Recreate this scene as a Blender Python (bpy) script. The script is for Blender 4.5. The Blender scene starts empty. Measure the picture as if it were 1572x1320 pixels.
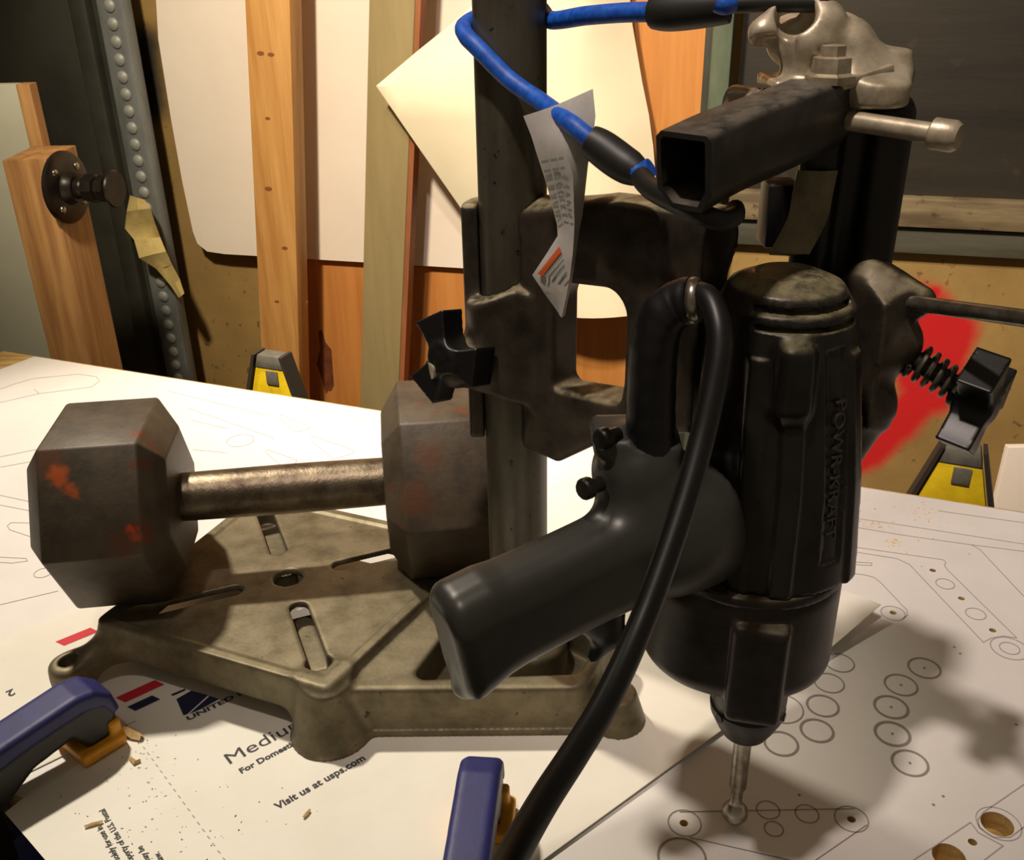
import bpy, bmesh, math, random
import numpy as np
from mathutils import Vector, Matrix

random.seed(7)
C = bpy.context.scene.collection
SC = bpy.context.scene

def sl(r, g, b):
    f = lambda c: (c/255/12.92) if c/255 <= .04045 else ((c/255+.055)/1.055)**2.4
    return (f(r), f(g), f(b), 1)

# ------------------------------------------------------------------ camera
cam = bpy.data.cameras.new('camera'); co = bpy.data.objects.new('camera', cam); C.objects.link(co)
cam.sensor_fit = 'HORIZONTAL'; cam.sensor_width = 36; cam.lens = 36*1500/1572
cam.clip_start = .01; cam.clip_end = 60
co.matrix_world = Matrix(((.99982, .01873, 0, 0), (-.00840, .44826, -.89386, 0), (-.01674, .89371, .44834, .40), (0, 0, 0, 1)))
SC.camera = co
# ------------------------------------------------------------------ world, lamps, exposure
w = bpy.data.worlds.new('world'); SC.world = w; w.use_nodes = True
w.node_tree.nodes['Background'].inputs['Color'].default_value = (.9, .72, .5, 1)
w.node_tree.nodes['Background'].inputs['Strength'].default_value = .14
def lamp(name, loc, aim, energy, col, rad, half, blend):          # unseen spots above the bench, cones narrowed to limit where each reaches
    l = bpy.data.lights.new(name, 'SPOT'); l.energy = energy; l.color = col; l.shadow_soft_size = rad
    l.spot_size = math.radians(half*2); l.spot_blend = blend
    o = bpy.data.objects.new(name, l); C.objects.link(o); o.location = loc
    o.rotation_euler = (Vector(aim)-Vector(loc)).to_track_quat('-Z', 'Y').to_euler()
lamp('bench_lamp_left', (-.52, .89, 1.08), (-.34, .56, 0), 54, (1, .89, .73), .03, 27, .65)
lamp('bench_lamp_front', (-.30, .03, 1.63), (.40, 1.02, 0), 108, (1, .85, .75), .04, 26.5, 1)
lamp('wall_fill', (-.45, .20, 1.30), (.10, 1.5, .28), 172, (1, .84, .61), .06, 34, .9)  # added spot that only brightens the wall, cone kept off the near table
vs = SC.view_settings
vs.view_transform = 'Standard'; vs.look = 'None'; vs.gamma = 1; vs.exposure = 0; vs.use_curve_mapping = False

# ------------------------------------------------------------------ materials
def nd(t, typ, loc=None, **kw):
    n = t.nodes.new(typ)
    for k, v in kw.items(): setattr(n, k, v)
    return n
def mat(name, col, rough=.6, metal=0, col2=None, ns=60, nlo=.4, nhi=.65, stretch=(1, 1, 1), spots=None, ss=40, slo=.62, shi=.7,
        bump=0, bs=300, dust=None, dlo=.55, dhi=.95, spec=.5, detail=6, sheen=0):
    m = bpy.data.materials.new(name); m.use_nodes = True; t = m.node_tree; b = t.nodes['Principled BSDF']; L = t.links.new
    tc = nd(t, 'ShaderNodeTexCoord'); mp = nd(t, 'ShaderNodeMapping'); mp.inputs['Scale'].default_value = stretch
    L(tc.outputs['Object'], mp.inputs['Vector'])
    rgb = nd(t, 'ShaderNodeRGB'); rgb.outputs[0].default_value = col; out = rgb.outputs[0]
    def noise(scale, lo, hi, vec=None, det=detail):
        n = nd(t, 'ShaderNodeTexNoise'); n.inputs['Scale'].default_value = scale; n.inputs['Detail'].default_value = det
        n.inputs['Roughness'].default_value = .65
        L((vec or mp.outputs['Vector']), n.inputs['Vector'])
        r = nd(t, 'ShaderNodeMapRange'); r.inputs['From Min'].default_value = lo; r.inputs['From Max'].default_value = hi
        L(n.outputs['Fac'], r.inputs['Value']); return r.outputs['Result'], n
    def mix(fac, a, bcol):
        x = nd(t, 'ShaderNodeMix', data_type='RGBA'); L(fac, x.inputs[0]); L(a, x.inputs[6])
        if hasattr(bcol, 'node'): L(bcol, x.inputs[7])
        else: x.inputs[7].default_value = bcol
        return x.outputs[2]
    if col2: out = mix(noise(ns, nlo, nhi)[0], out, col2)
    if spots:
        out = mix(noise(ss, slo, shi, tc.outputs['Object'], 3)[0], out, spots)
    if dust:
        ge = nd(t, 'ShaderNodeNewGeometry'); sp = nd(t, 'ShaderNodeSeparateXYZ'); L(ge.outputs['Normal'], sp.inputs[0])
        r = nd(t, 'ShaderNodeMapRange'); r.inputs['From Min'].default_value = dlo; r.inputs['From Max'].default_value = dhi; L(sp.outputs['Z'], r.inputs['Value'])
        nn = noise(120, .3, .6)[0]
        mu = nd(t, 'ShaderNodeMath', operation='MULTIPLY'); L(r.outputs[0], mu.inputs[0]); L(nn, mu.inputs[1])
        out = mix(mu.outputs[0], out, dust)
        rr = nd(t, 'ShaderNodeMapRange'); rr.inputs['To Min'].default_value = rough; rr.inputs['To Max'].default_value = .85
        L(mu.outputs[0], rr.inputs['Value']); L(rr.outputs[0], b.inputs['Roughness'])
        if metal:
            r2 = nd(t, 'ShaderNodeMapRange'); r2.inputs['To Min'].default_value = metal; r2.inputs['To Max'].default_value = 0
            L(mu.outputs[0], r2.inputs['Value']); L(r2.outputs[0], b.inputs['Metallic'])
    L(out, b.inputs['Base Color'])
    if not dust: b.inputs['Roughness'].default_value = rough
    if not (dust and metal): b.inputs['Metallic'].default_value = metal
    b.inputs['Specular IOR Level'].default_value = spec
    if bump:
        n = noise(bs, 0, 1)[1]; bp = nd(t, 'ShaderNodeBump'); bp.inputs['Strength'].default_value = bump; bp.inputs['Distance'].default_value = .001
        L(n.outputs['Fac'], bp.inputs['Height']); L(bp.outputs['Normal'], b.inputs['Normal'])
    return m
M = {}
M['cast'] = mat('cast_aluminium', sl(132, 122, 98), .5, .55, sl(96, 88, 66), 45, .38, .66, spots=sl(70, 62, 44), ss=160, slo=.66, shi=.75, bump=.12, bs=500)
M['cast_dark'] = mat('grimy_cast_metal', sl(78, 70, 58), .42, .5, sl(46, 41, 36), 40, .38, .64, bump=.15, bs=350, dust=sl(150, 138, 104), dlo=.5, dhi=1)
M['cast_light'] = mat('bare_cast_metal', sl(190, 178, 154), .4, .4, sl(140, 128, 106), 60, .42, .66, bump=.12, bs=300)
M['steel'] = mat('worn_steel_tube', sl(100, 95, 81), .38, .5, sl(62, 58, 49), 30, .35, .62, stretch=(1, 1, .25), spots=sl(30, 27, 24), ss=170, slo=.64, shi=.7, bump=.05)
M['steel_dark'] = mat('dark_steel', sl(60, 56, 50), .38, .7, sl(36, 33, 29), 60, .4, .65, bump=.05)
M['steel_bright'] = mat('bright_steel', sl(178, 172, 158), .28, .9, sl(128, 120, 104), 120)
M['lever'] = mat('painted_lever_steel', sl(56, 53, 48), .4, .3, sl(34, 32, 29), 80, .4, .7, dust=sl(98, 92, 80), dlo=.5, dhi=1)
M['black_plastic'] = mat('black_plastic', sl(10, 10, 11), .4, 0, sl(14, 14, 14), 80, bump=.04)
M['black_rail'] = mat('black_painted_slide', sl(15, 14, 14), .4, .1, sl(26, 23, 21), 50, dust=sl(60, 54, 44), dlo=.6, dhi=1)
M['rubber'] = mat('black_rubber', sl(16, 16, 17), .42, 0, sl(22, 22, 23), 60)
M['hookplastic'] = mat('hook_plastic', sl(33, 33, 30), .5, 0, sl(26, 25, 23), 60)
M['drill'] = mat('drill_housing', sl(46, 42, 38), .3, .4, sl(30, 28, 26), 26, .4, .66, bump=.03, bs=200, dust=sl(128, 120, 88), dlo=.45, dhi=.95)
M['gear'] = mat('gearbox_metal', sl(62, 56, 50), .4, .5, sl(38, 34, 32), 30, .4, .62, bump=.06, bs=300, dust=sl(110, 100, 78), dlo=.5, dhi=1)
M['grip'] = mat('grip_bakelite', sl(74, 74, 70), .36, .25, sl(60, 60, 57), 16, .35, .7, bump=.02, bs=120)
M['lettering'] = mat('embossed_letters', sl(66, 60, 54), .4, .4)
M['dumb'] = mat('dumbbell_paint', sl(84, 73, 57), .5, .12, sl(63, 54, 43), 45, .4, .64, spots=sl(104, 48, 22), ss=26, slo=.63, shi=.72, bump=.2, bs=220)
M['rust'] = mat('orange_rust', sl(176, 74, 26), .85, 0, sl(110, 52, 26), 160, .4, .65, bump=.2, bs=400)
M['knurl'] = mat('bare_handle_steel', sl(122, 110, 92), .36, .85, sl(74, 64, 52), 50, .4, .65, bump=.25, bs=500)
M['blue'] = mat('blue_cord', sl(26, 96, 200), .5, 0, sl(16, 72, 170), 260, .4, .6, bump=.12, bs=900)
M['tag'] = mat('tag_paper', sl(196, 192, 186), .5, 0, sl(176, 172, 166), 60)
M['orange_ink'] = mat('orange_ink', sl(190, 84, 34), .6)
M['grey_ink'] = mat('grey_ink', sl(140, 146, 134), .7)
M['board'] = mat('plywood_board', sl(206, 176, 110), .7, 0, sl(176, 142, 84), 20, .4, .6, stretch=(1, 8, 8), bump=.1)
M['sheet'] = mat('white_sheet', sl(240, 236, 232), .42, 0, sl(233, 229, 224), 9, .4, .6)
M['card'] = mat('box_card', sl(240, 236, 224), .5, 0, sl(232, 227, 213), 9, .4, .62, bump=.03, bs=80)
M['print'] = mat('pale_print', sl(176, 170, 166), .7)
M['print_dark'] = mat('dark_print', sl(150, 142, 135), .7)
M['ink'] = mat('dark_ink', sl(66, 62, 68), .7)
M['navy'] = mat('navy_ink', sl(24, 26, 62), .6)
M['red'] = mat('red_ink', sl(206, 36, 52), .6)
M['hole'] = mat('burnt_hole', sl(58, 44, 34), .9)
M['clampblue'] = mat('clamp_blue', sl(44, 46, 108), .5, 0, sl(36, 37, 92), 60, bump=.06, bs=600)
M['clampyellow'] = mat('clamp_yellow', sl(236, 166, 22), .42, 0, sl(214, 144, 16), 60)
M['yellow'] = mat('yellow_plastic', sl(226, 196, 26), .5, 0, sl(206, 176, 20), 50)
M['greyplastic'] = mat('grey_plastic', sl(112, 110, 100), .6, 0, sl(92, 90, 84), 90)
M['darkplastic'] = mat('charcoal_plastic', sl(54, 48, 42), .6)
M['chip'] = mat('wood_chip', sl(228, 200, 150), .8, 0, sl(206, 170, 112), 300)
M['crumb'] = mat('dark_crumbs', sl(128, 112, 80), .9)
M['pine'] = mat('pine_lumber', sl(212, 162, 96), .62, 0, sl(186, 132, 70), 7, .35, .65, stretch=(9, 9, .5), spots=sl(138, 84, 40), ss=11, slo=.72, shi=.78, bump=.06, bs=60)
M['post'] = mat('old_post_wood', sl(184, 140, 86), .7, 0, sl(146, 102, 58), 8, .35, .65, stretch=(9, 9, .6), spots=sl(104, 66, 34), ss=14, slo=.68, shi=.76, bump=.08, bs=60)
M['ply'] = mat('orange_plywood', sl(206, 140, 74), .55, 0, sl(188, 122, 60), 7, .35, .65, stretch=(8, 8, .5), spots=sl(168, 100, 48), ss=6, slo=.68, shi=.8, bump=.03)
M['stain'] = mat('dark_stain', sl(112, 58, 26), .7, 0, sl(84, 42, 20), 60)
M['olive'] = mat('olive_painted_wood', sl(158, 142, 100), .6, 0, sl(146, 130, 90), 7, .35, .65, stretch=(6, 6, .6), spots=sl(128, 112, 76), ss=30, slo=.7, shi=.75)
M['olive_edge'] = mat('reddish_board_edge', sl(156, 96, 56), .7, 0, sl(128, 74, 44), 8, stretch=(6, 6, .6))
M['foam'] = mat('white_foamboard', sl(236, 226, 214), .6, 0, sl(230, 218, 206), 4)
M['poster'] = mat('cream_paper', sl(246, 236, 206), .6, 0, sl(240, 226, 196), 5)
M['knot'] = mat('wood_knot', sl(132, 80, 38), .7)
M['darkpanel'] = mat('blackened_panel', sl(64, 65, 57), .5, 0, sl(48, 48, 43), 7, .4, .66, spots=sl(66, 66, 58), ss=26, slo=.68, shi=.8, bump=.1, bs=60)
M['darkwall'] = mat('dark_wall_panel', sl(44, 38, 29), .55, 0, sl(28, 24, 19), 3, .35, .65, stretch=(.6, .6, 5), spots=sl(66, 54, 38), ss=20, slo=.62, shi=.8, bump=.15, bs=40)
M['ledge'] = mat('grimy_ledge', sl(126, 112, 82), .75, 0, sl(88, 74, 52), 9, .4, .62, stretch=(.6, .6, 5), spots=sl(78, 52, 36), ss=30, slo=.62, shi=.7, bump=.2, bs=60)
M['band'] = mat('green_grey_band', sl(80, 78, 64), .6, 0, sl(58, 56, 46), 6, stretch=(.6, .6, 5), bump=.1)
M['steelstrip'] = mat('blue_grey_steel_strip', sl(140, 146, 146), .5, .2, sl(104, 108, 108), 14, .4, .65, stretch=(1, 1, .3), bump=.08)
M['rivet'] = mat('rivet_steel', sl(158, 162, 158), .5, .2)
M['greenpost'] = mat('green_steel_post', sl(104, 116, 96), .45, .3, sl(82, 92, 76), 14, .4, .65, stretch=(1, 1, .3))
M['blackiron'] = mat('black_iron_pipe', sl(46, 40, 34), .38, .5, sl(28, 24, 21), 50, bump=.08)
M['greypanel'] = mat('grey_painted_panel', sl(176, 176, 158), .6, 0, sl(164, 164, 146), 5)
M['tape'] = mat('masking_tape', sl(214, 194, 128), .7, 0, sl(196, 174, 108), 40, bump=.1)
M['floor'] = mat('basement_floor', sl(70, 66, 60), .8, 0, sl(48, 45, 42), 8, bump=.1)
M['orangewood'] = mat('orange_wood', sl(186, 92, 40), .6, 0, sl(156, 72, 30), 12, stretch=(1, 8, 8))
def concrete():
    m = mat('stained_concrete', sl(162, 133, 78), .85, 0, sl(136, 110, 62), 5, .35, .68, spots=sl(92, 74, 48), ss=44, slo=.62, shi=.70, bump=.5, bs=50)
    t = m.node_tree; L = t.links.new; b = t.nodes['Principled BSDF']; src = b.inputs['Base Color'].links[0].from_socket
    tc = t.nodes['Texture Coordinate']; sp = nd(t, 'ShaderNodeSeparateXYZ')
    nz = nd(t, 'ShaderNodeTexNoise'); nz.inputs['Scale'].default_value = 30; L(tc.outputs['Object'], nz.inputs['Vector'])
    ad = nd(t, 'ShaderNodeVectorMath', operation='MULTIPLY_ADD'); ad.inputs[1].default_value = (.02, .02, .02)
    L(nz.outputs['Color'], ad.inputs[0]); L(tc.outputs['Object'], ad.inputs[2]); L(ad.outputs[0], sp.inputs[0])
    def mth(op, a, bb=None, clamp=False):
        n = nd(t, 'ShaderNodeMath', operation=op, use_clamp=clamp)
        for i, x in enumerate((a, bb)):
            if x is None: continue
            if hasattr(x, 'node'): L(x, n.inputs[i])
            else: n.inputs[i].default_value = x
        return n.outputs[0]
    def seg(a, bq, r0, r1):           # sprayed stroke from a to bq on the wall face, solid inside r0, fading to r1
        dx, dz = bq[0]-a[0], bq[1]-a[1]; l2 = dx*dx+dz*dz
        px = mth('SUBTRACT', sp.outputs['X'], a[0]); pz = mth('SUBTRACT', sp.outputs['Z'], a[1])
        h = mth('DIVIDE', mth('ADD', mth('MULTIPLY', px, dx), mth('MULTIPLY', pz, dz)), l2, True)
        ex = mth('SUBTRACT', px, mth('MULTIPLY', h, dx)); ez = mth('SUBTRACT', pz, mth('MULTIPLY', h, dz))
        d = mth('SQRT', mth('ADD', mth('MULTIPLY', ex, ex), mth('MULTIPLY', ez, ez)))
        r = nd(t, 'ShaderNodeMapRange', interpolation_type='SMOOTHSTEP'); L(d, r.inputs['Value'])
        r.inputs['From Min'].default_value = r1; r.inputs['From Max'].default_value = r0; return r.outputs[0]
    a = (0.5987,-0.3473); bq = (0.6817,-0.224); c = (0.6929,-0.1271); e = (0.6473,-0.0996); f = (0.6629,-0.0682)
    mk = mth('MAXIMUM', mth('MAXIMUM', seg(a, bq, .02, .05), seg(bq, c, .025, .055)), mth('MAXIMUM', seg(e, f, .004, .022), seg(bq, e, .03, .06)))
    def mixc(fac, a_, col):
        x = nd(t, 'ShaderNodeMix', data_type='RGBA'); L(fac, x.inputs[0]); L(a_, x.inputs[6]); x.inputs[7].default_value = col; return x.outputs[2]
    out = mixc(mk, src, sl(196, 20, 24))
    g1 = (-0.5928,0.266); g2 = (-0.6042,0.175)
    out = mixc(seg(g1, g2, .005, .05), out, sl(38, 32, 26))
    L(out, b.inputs['Base Color']); return m
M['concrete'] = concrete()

# ------------------------------------------------------------------ object helpers
def link(name, me, m, parent=None, loc=(0, 0, 0)):
    """mesh data in world coordinates -> object whose origin is loc (or the parent's origin)"""
    o = bpy.data.objects.new(name, me); C.objects.link(o)
    base = Vector(parent['_o']) if parent is not None else Vector(loc)
    me.transform(Matrix.Translation(-base))
    o['_o'] = list(base)
    if parent is None: o.location = base
    else: o.parent = parent
    if m is not None and not me.materials: me.materials.append(M[m] if isinstance(m, str) else m)
    return o
def thing(name, label, cat, loc=(0, 0, 0), group=None):
    o = bpy.data.objects.new(name, None); C.objects.link(o); o.location = loc; o.empty_display_size = .02
    o['_o'] = list(loc); o['label'] = label; o['category'] = cat
    if group: o['group'] = group
    return o
def tag(o, label, cat, group=None, kind=None):
    o['label'] = label; o['category'] = cat
    if group: o['group'] = group
    if kind: o['kind'] = kind
    return o
def struct(o, label=None):
    o['kind'] = 'structure'
    if label: o['label'] = label
    return o
def mesh(verts, faces, smooth=False, angle=35):
    me = bpy.data.meshes.new('m'); me.from_pydata([tuple(v) for v in verts], [], [tuple(f) for f in faces])
    bm = bmesh.new(); bm.from_mesh(me); bmesh.ops.recalc_face_normals(bm, faces=bm.faces); bm.to_mesh(me); bm.free()
    if smooth:
        me.polygons.foreach_set('use_smooth', [True]*len(me.polygons))
        if angle: me.set_sharp_from_angle(angle=math.radians(angle))
    return me
def bmesh_to(bm, smooth=True, angle=35):
    bmesh.ops.recalc_face_normals(bm, faces=bm.faces)
    me = bpy.data.meshes.new('m'); bm.to_mesh(me); bm.free()
    if smooth:
        me.polygons.foreach_set('use_smooth', [True]*len(me.polygons)); me.set_sharp_from_angle(angle=math.radians(angle))
    return me
def frame_box(o, ax, ay, az, lo, hi, bev=0, seg=2):
    """box in a local frame (origin o, unit axes)"""
    bm = bmesh.new(); o, ax, ay, az = map(Vector, (o, ax, ay, az))
    vs_ = [bm.verts.new(o+ax*x+ay*y+az*z) for x in (lo[0], hi[0]) for y in (lo[1], hi[1]) for z in (lo[2], hi[2])]
    for f in ((0, 1, 3, 2), (4, 6, 7, 5), (0, 4, 5, 1), (2, 3, 7, 6), (0, 2, 6, 4), (1, 5, 7, 3)): bm.faces.new([vs_[i] for i in f])
    bmesh.ops.recalc_face_normals(bm, faces=bm.faces)
    if bev: bmesh.ops.bevel(bm, geom=list(bm.edges), offset=bev, segments=seg, profile=.5, affect='EDGES')
    return bmesh_to(bm)
def box(lo, hi, bev=0): return frame_box((0, 0, 0), (1, 0, 0), (0, 1, 0), (0, 0, 1), lo, hi, bev)
def prism(pts, z0, z1, bev=0, o=(0, 0, 0), ax=(1, 0, 0), ay=(0, 1, 0), az=(0, 0, 1)):
    bm = bmesh.new(); o, ax, ay, az = map(Vector, (o, ax, ay, az))
    b = [bm.verts.new(o+ax*x+ay*y+az*z0) for x, y in pts]; f = bm.faces.new(b)
    r = bmesh.ops.extrude_face_region(bm, geom=[f])
    bmesh.ops.translate(bm, vec=az*(z1-z0), verts=[v for v in r['geom'] if isinstance(v, bmesh.types.BMVert)])
    if bev:
        bmesh.ops.recalc_face_normals(bm, faces=bm.faces)
        bmesh.ops.bevel(bm, geom=list(bm.edges), offset=bev, segments=2, profile=.5, affect='EDGES')
    bmesh.ops.triangulate(bm, faces=[f for f in bm.faces if len(f.verts) > 4])
    return bmesh_to(bm)
def basis(d):
    d = Vector(d).normalized(); a = Vector((0, 0, 1)) if abs(d.z) < .9 else Vector((1, 0, 0))
    x = d.cross(a).normalized(); return x, d.cross(x).normalized(), d
def lathe(prof, o=(0, 0, 0), axis=(0, 0, 1), n=40, smooth=True, angle=35):
    """prof: (radius, height) pairs along axis"""
    x, y, d = basis(axis); o = Vector(o); vs_, fs = [], []
    for r, h in prof:
        for k in range(n):
            a = 2*math.pi*k/n; vs_.append(o+d*h+(x*math.cos(a)+y*math.sin(a))*max(r, 1e-5))
    for i in range(len(prof)-1):
        for k in range(n):
            fs.append((i*n+k, i*n+(k+1) % n, (i+1)*n+(k+1) % n, (i+1)*n+k))
    fs.append(tuple(range(n))); fs.append(tuple((len(prof)-1)*n+k for k in range(n)))
    return mesh(vs_, fs, smooth, angle)
def spline(pts, per=10):
    P = [Vector(p) for p in pts]; out = []
    for i in range(len(P)-1):
        p0, p1, p2, p3 = P[max(i-1, 0)], P[i], P[i+1], P[min(i+2, len(P)-1)]
        for k in range(per):
            t = k/per
            out.append(.5*((2*p1)+(p2-p0)*t+(2*p0-5*p1+4*p2-p3)*t*t+(3*p1-p0-3*p2+p3)*t**3))
    out.append(P[-1]); return out
def tube(pts, rad, n=14, per=10, smooth_path=True):
    P = spline(pts, per) if smooth_path else [Vector(p) for p in pts]
    R = rad if callable(rad) else (lambda t: rad)
    vs_, fs = [], []; T0 = None; X = None
    for i, p in enumerate(P):
        d = (P[min(i+1, len(P)-1)]-P[max(i-1, 0)]).normalized()
        if X is None: X = basis(d)[0]
        else: X = (X-d*X.dot(d)).normalized()
        Y = d.cross(X); r = R(i/(len(P)-1))
        for k in range(n):
            a = 2*math.pi*k/n; vs_.append(p+(X*math.cos(a)+Y*math.sin(a))*r)
    for i in range(len(P)-1):
        for k in range(n): fs.append((i*n+k, i*n+(k+1) % n, (i+1)*n+(k+1) % n, (i+1)*n+k))
    fs.append(tuple(range(n))); fs.append(tuple((len(P)-1)*n+k for k in range(n)))
    return mesh(vs_, fs, True, 50)
def ribbon(rows, th=.0004):
    """rows of equal-length point lists -> thin solid sheet"""
    n = len(rows[0]); top = [Vector(p) for r in rows for p in r]; m_ = len(rows); fs = []
    nor = [Vector((0, 0, 0)) for _ in top]
    for i in range(m_-1):
        for k in range(n-1):
            q = (i*n+k, i*n+k+1, (i+1)*n+k+1, (i+1)*n+k); fs.append(q)
            nn = (top[q[2]]-top[q[0]]).cross(top[q[3]]-top[q[1]])
            for v in q: nor[v] += nn
    bot = [p-(nv.normalized() if nv.length > 0 else Vector((0, 0, 1)))*th for p, nv in zip(top, nor)]
    N = len(top); F = list(fs)+[tuple(v+N for v in reversed(f)) for f in fs]
    ed = [k for k in range(n)]+[i*n+n-1 for i in range(1, m_)]+[(m_-1)*n+k for k in range(n-2, -1, -1)]+[i*n for i in range(m_-2, 0, -1)]
    for a, b in zip(ed, ed[1:]+ed[:1]): F.append((a, b, b+N, a+N))
    return mesh(top+bot, F, True, 50)
def strip_lines(lines, z, wd, closed=()):
    """flat printed strokes: lines = list of (points, width or None)"""
    vs_, fs = [], []
    for pts, w_ in lines:
        w_ = w_ or wd; P = [Vector(p) for p in pts]; n = len(P); shut = (P[0]-P[-1]).length < 1e-6
        if n < 2: continue
        i0 = len(vs_)
        for k in range(n):                                          # mitred stroke, so that no two faces overlap
            a = P[k-1] if k else (P[n-2] if shut else None); b = P[k+1] if k < n-1 else (P[1] if shut else None)
            d0 = (P[k]-a).normalized() if a is not None else None; d1 = (b-P[k]).normalized() if b is not None else None
            d0 = d0 or d1; d1 = d1 or d0; m_ = Vector((-(d0+d1).y, (d0+d1).x))
            m_ = m_.normalized() if m_.length > 1e-6 else Vector((-d0.y, d0.x))
            q = m_*(w_/2/max(.35, m_.dot(Vector((-d0.y, d0.x)))))
            vs_ += [(P[k].x+q.x, P[k].y+q.y, z), (P[k].x-q.x, P[k].y-q.y, z)]
        fs += [(i0+2*k, i0+2*k+1, i0+2*k+3, i0+2*k+2) for k in range(n-1)]
    me = bpy.data.meshes.new('m'); me.from_pydata(vs_, [], fs); return me
def circ(c, r, n=28, a0=0, a1=2*math.pi): return [(c[0]+r*math.cos(a0+(a1-a0)*k/n), c[1]+r*math.sin(a0+(a1-a0)*k/n)) for k in range(n+1)]
def text_mesh(s, size, o, ax, ay, extrude=0, bold=0, width=None, squeeze=1):
    cu = bpy.data.curves.new('t', 'FONT'); cu.body = s; cu.size = size; cu.extrude = extrude; cu.offset = bold; cu.resolution_u = 3
    to = bpy.data.objects.new('t', cu); C.objects.link(to)
    dg = bpy.context.evaluated_depsgraph_get(); me = bpy.data.meshes.new_from_object(to.evaluated_get(dg)); bpy.data.objects.remove(to)
    ax, ay = Vector(ax).normalized(), Vector(ay).normalized()
    if width:
        xs = [v.co.x for v in me.vertices]; squeeze = width/(max(xs)-min(xs))
    az = ax.cross(ay)
    me.transform(Matrix.Translation(Vector(o)) @ Matrix((ax, ay, az)).transposed().to_4x4() @ Matrix.Diagonal((squeeze, 1, 1, 1)))
    me.materials.clear(); return me
def joined(meshes):
    bm = bmesh.new()
    for m_ in meshes: bm.from_mesh(m_)
    me = bpy.data.meshes.new('m'); bm.to_mesh(me); bm.free(); return me

# ------------------------------------------------------------------ distance-field modelling (cast and moulded shapes)
def smin(a, b, k):
    h = np.clip(.5+.5*(b-a)/k, 0, 1); return b*(1-h)+a*h-k*h*(1-h)
def smax(a, b, k): return -smin(-a, -b, k)
def s_box(P, c, h, r=0):
    q = np.abs(P-np.array(c))-(np.array(h)-r)
    return np.linalg.norm(np.maximum(q, 0), axis=1)+np.minimum(q.max(1), 0)-r
def s_sph(P, c, r): return np.linalg.norm(P-np.array(c), axis=1)-r
def s_cap(P, a, b, ra, rb=None):
    a = np.array(a, float); d = np.array(b, float)-a; h = np.clip(((P-a)@d)/d.dot(d), 0, 1)
    rr = ra if rb is None else ra+(rb-ra)*h
    return np.linalg.norm(P-a-h[:, None]*d, axis=1)-rr
def s_cyl(P, c, r, z0, z1, rd=0):
    q0 = np.hypot(P[:, 0]-c[0], P[:, 1]-c[1])-r+rd; q1 = np.abs(P[:, 2]-(z0+z1)/2)-(z1-z0)/2+rd
    return np.minimum(np.maximum(q0, q1), 0)+np.hypot(np.maximum(q0, 0), np.maximum(q1, 0))-rd
def s_cylax(P, a, b, r, rd=0):
    a = np.array(a, float); d = np.array(b, float)-a; L = np.linalg.norm(d); d /= L
    t = (P-a)@d; q0 = np.linalg.norm(P-a-t[:, None]*d, axis=1)-r+rd; q1 = np.abs(t-L/2)-L/2+rd
    return np.minimum(np.maximum(q0, q1), 0)+np.hypot(np.maximum(q0, 0), np.maximum(q1, 0))-rd
def s_poly2(X, Y, pts):
    pts = np.array(pts, float); n = len(pts); d = np.full(X.shape, 1e9); s = np.ones(X.shape)
    j = n-1
    for i in range(n):
        e = pts[j]-pts[i]; wx, wy = X-pts[i][0], Y-pts[i][1]; h = np.clip((wx*e[0]+wy*e[1])/e.dot(e), 0, 1)
        d = np.minimum(d, (wx-e[0]*h)**2+(wy-e[1]*h)**2)
        c1 = Y >= pts[i][1]; c2 = Y < pts[j][1]; c3 = e[0]*wy > e[1]*wx
        s = np.where((c1 & c2 & c3) | (~c1 & ~c2 & ~c3), -s, s); j = i
    return s*np.sqrt(d)
def ext(d2, z, z0, z1, rd=0):
    q0 = d2+rd; q1 = np.abs(z-(z0+z1)/2)-(z1-z0)/2+rd
    return np.minimum(np.maximum(q0, q1), 0)+np.hypot(np.maximum(q0, 0), np.maximum(q1, 0))-rd
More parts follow.
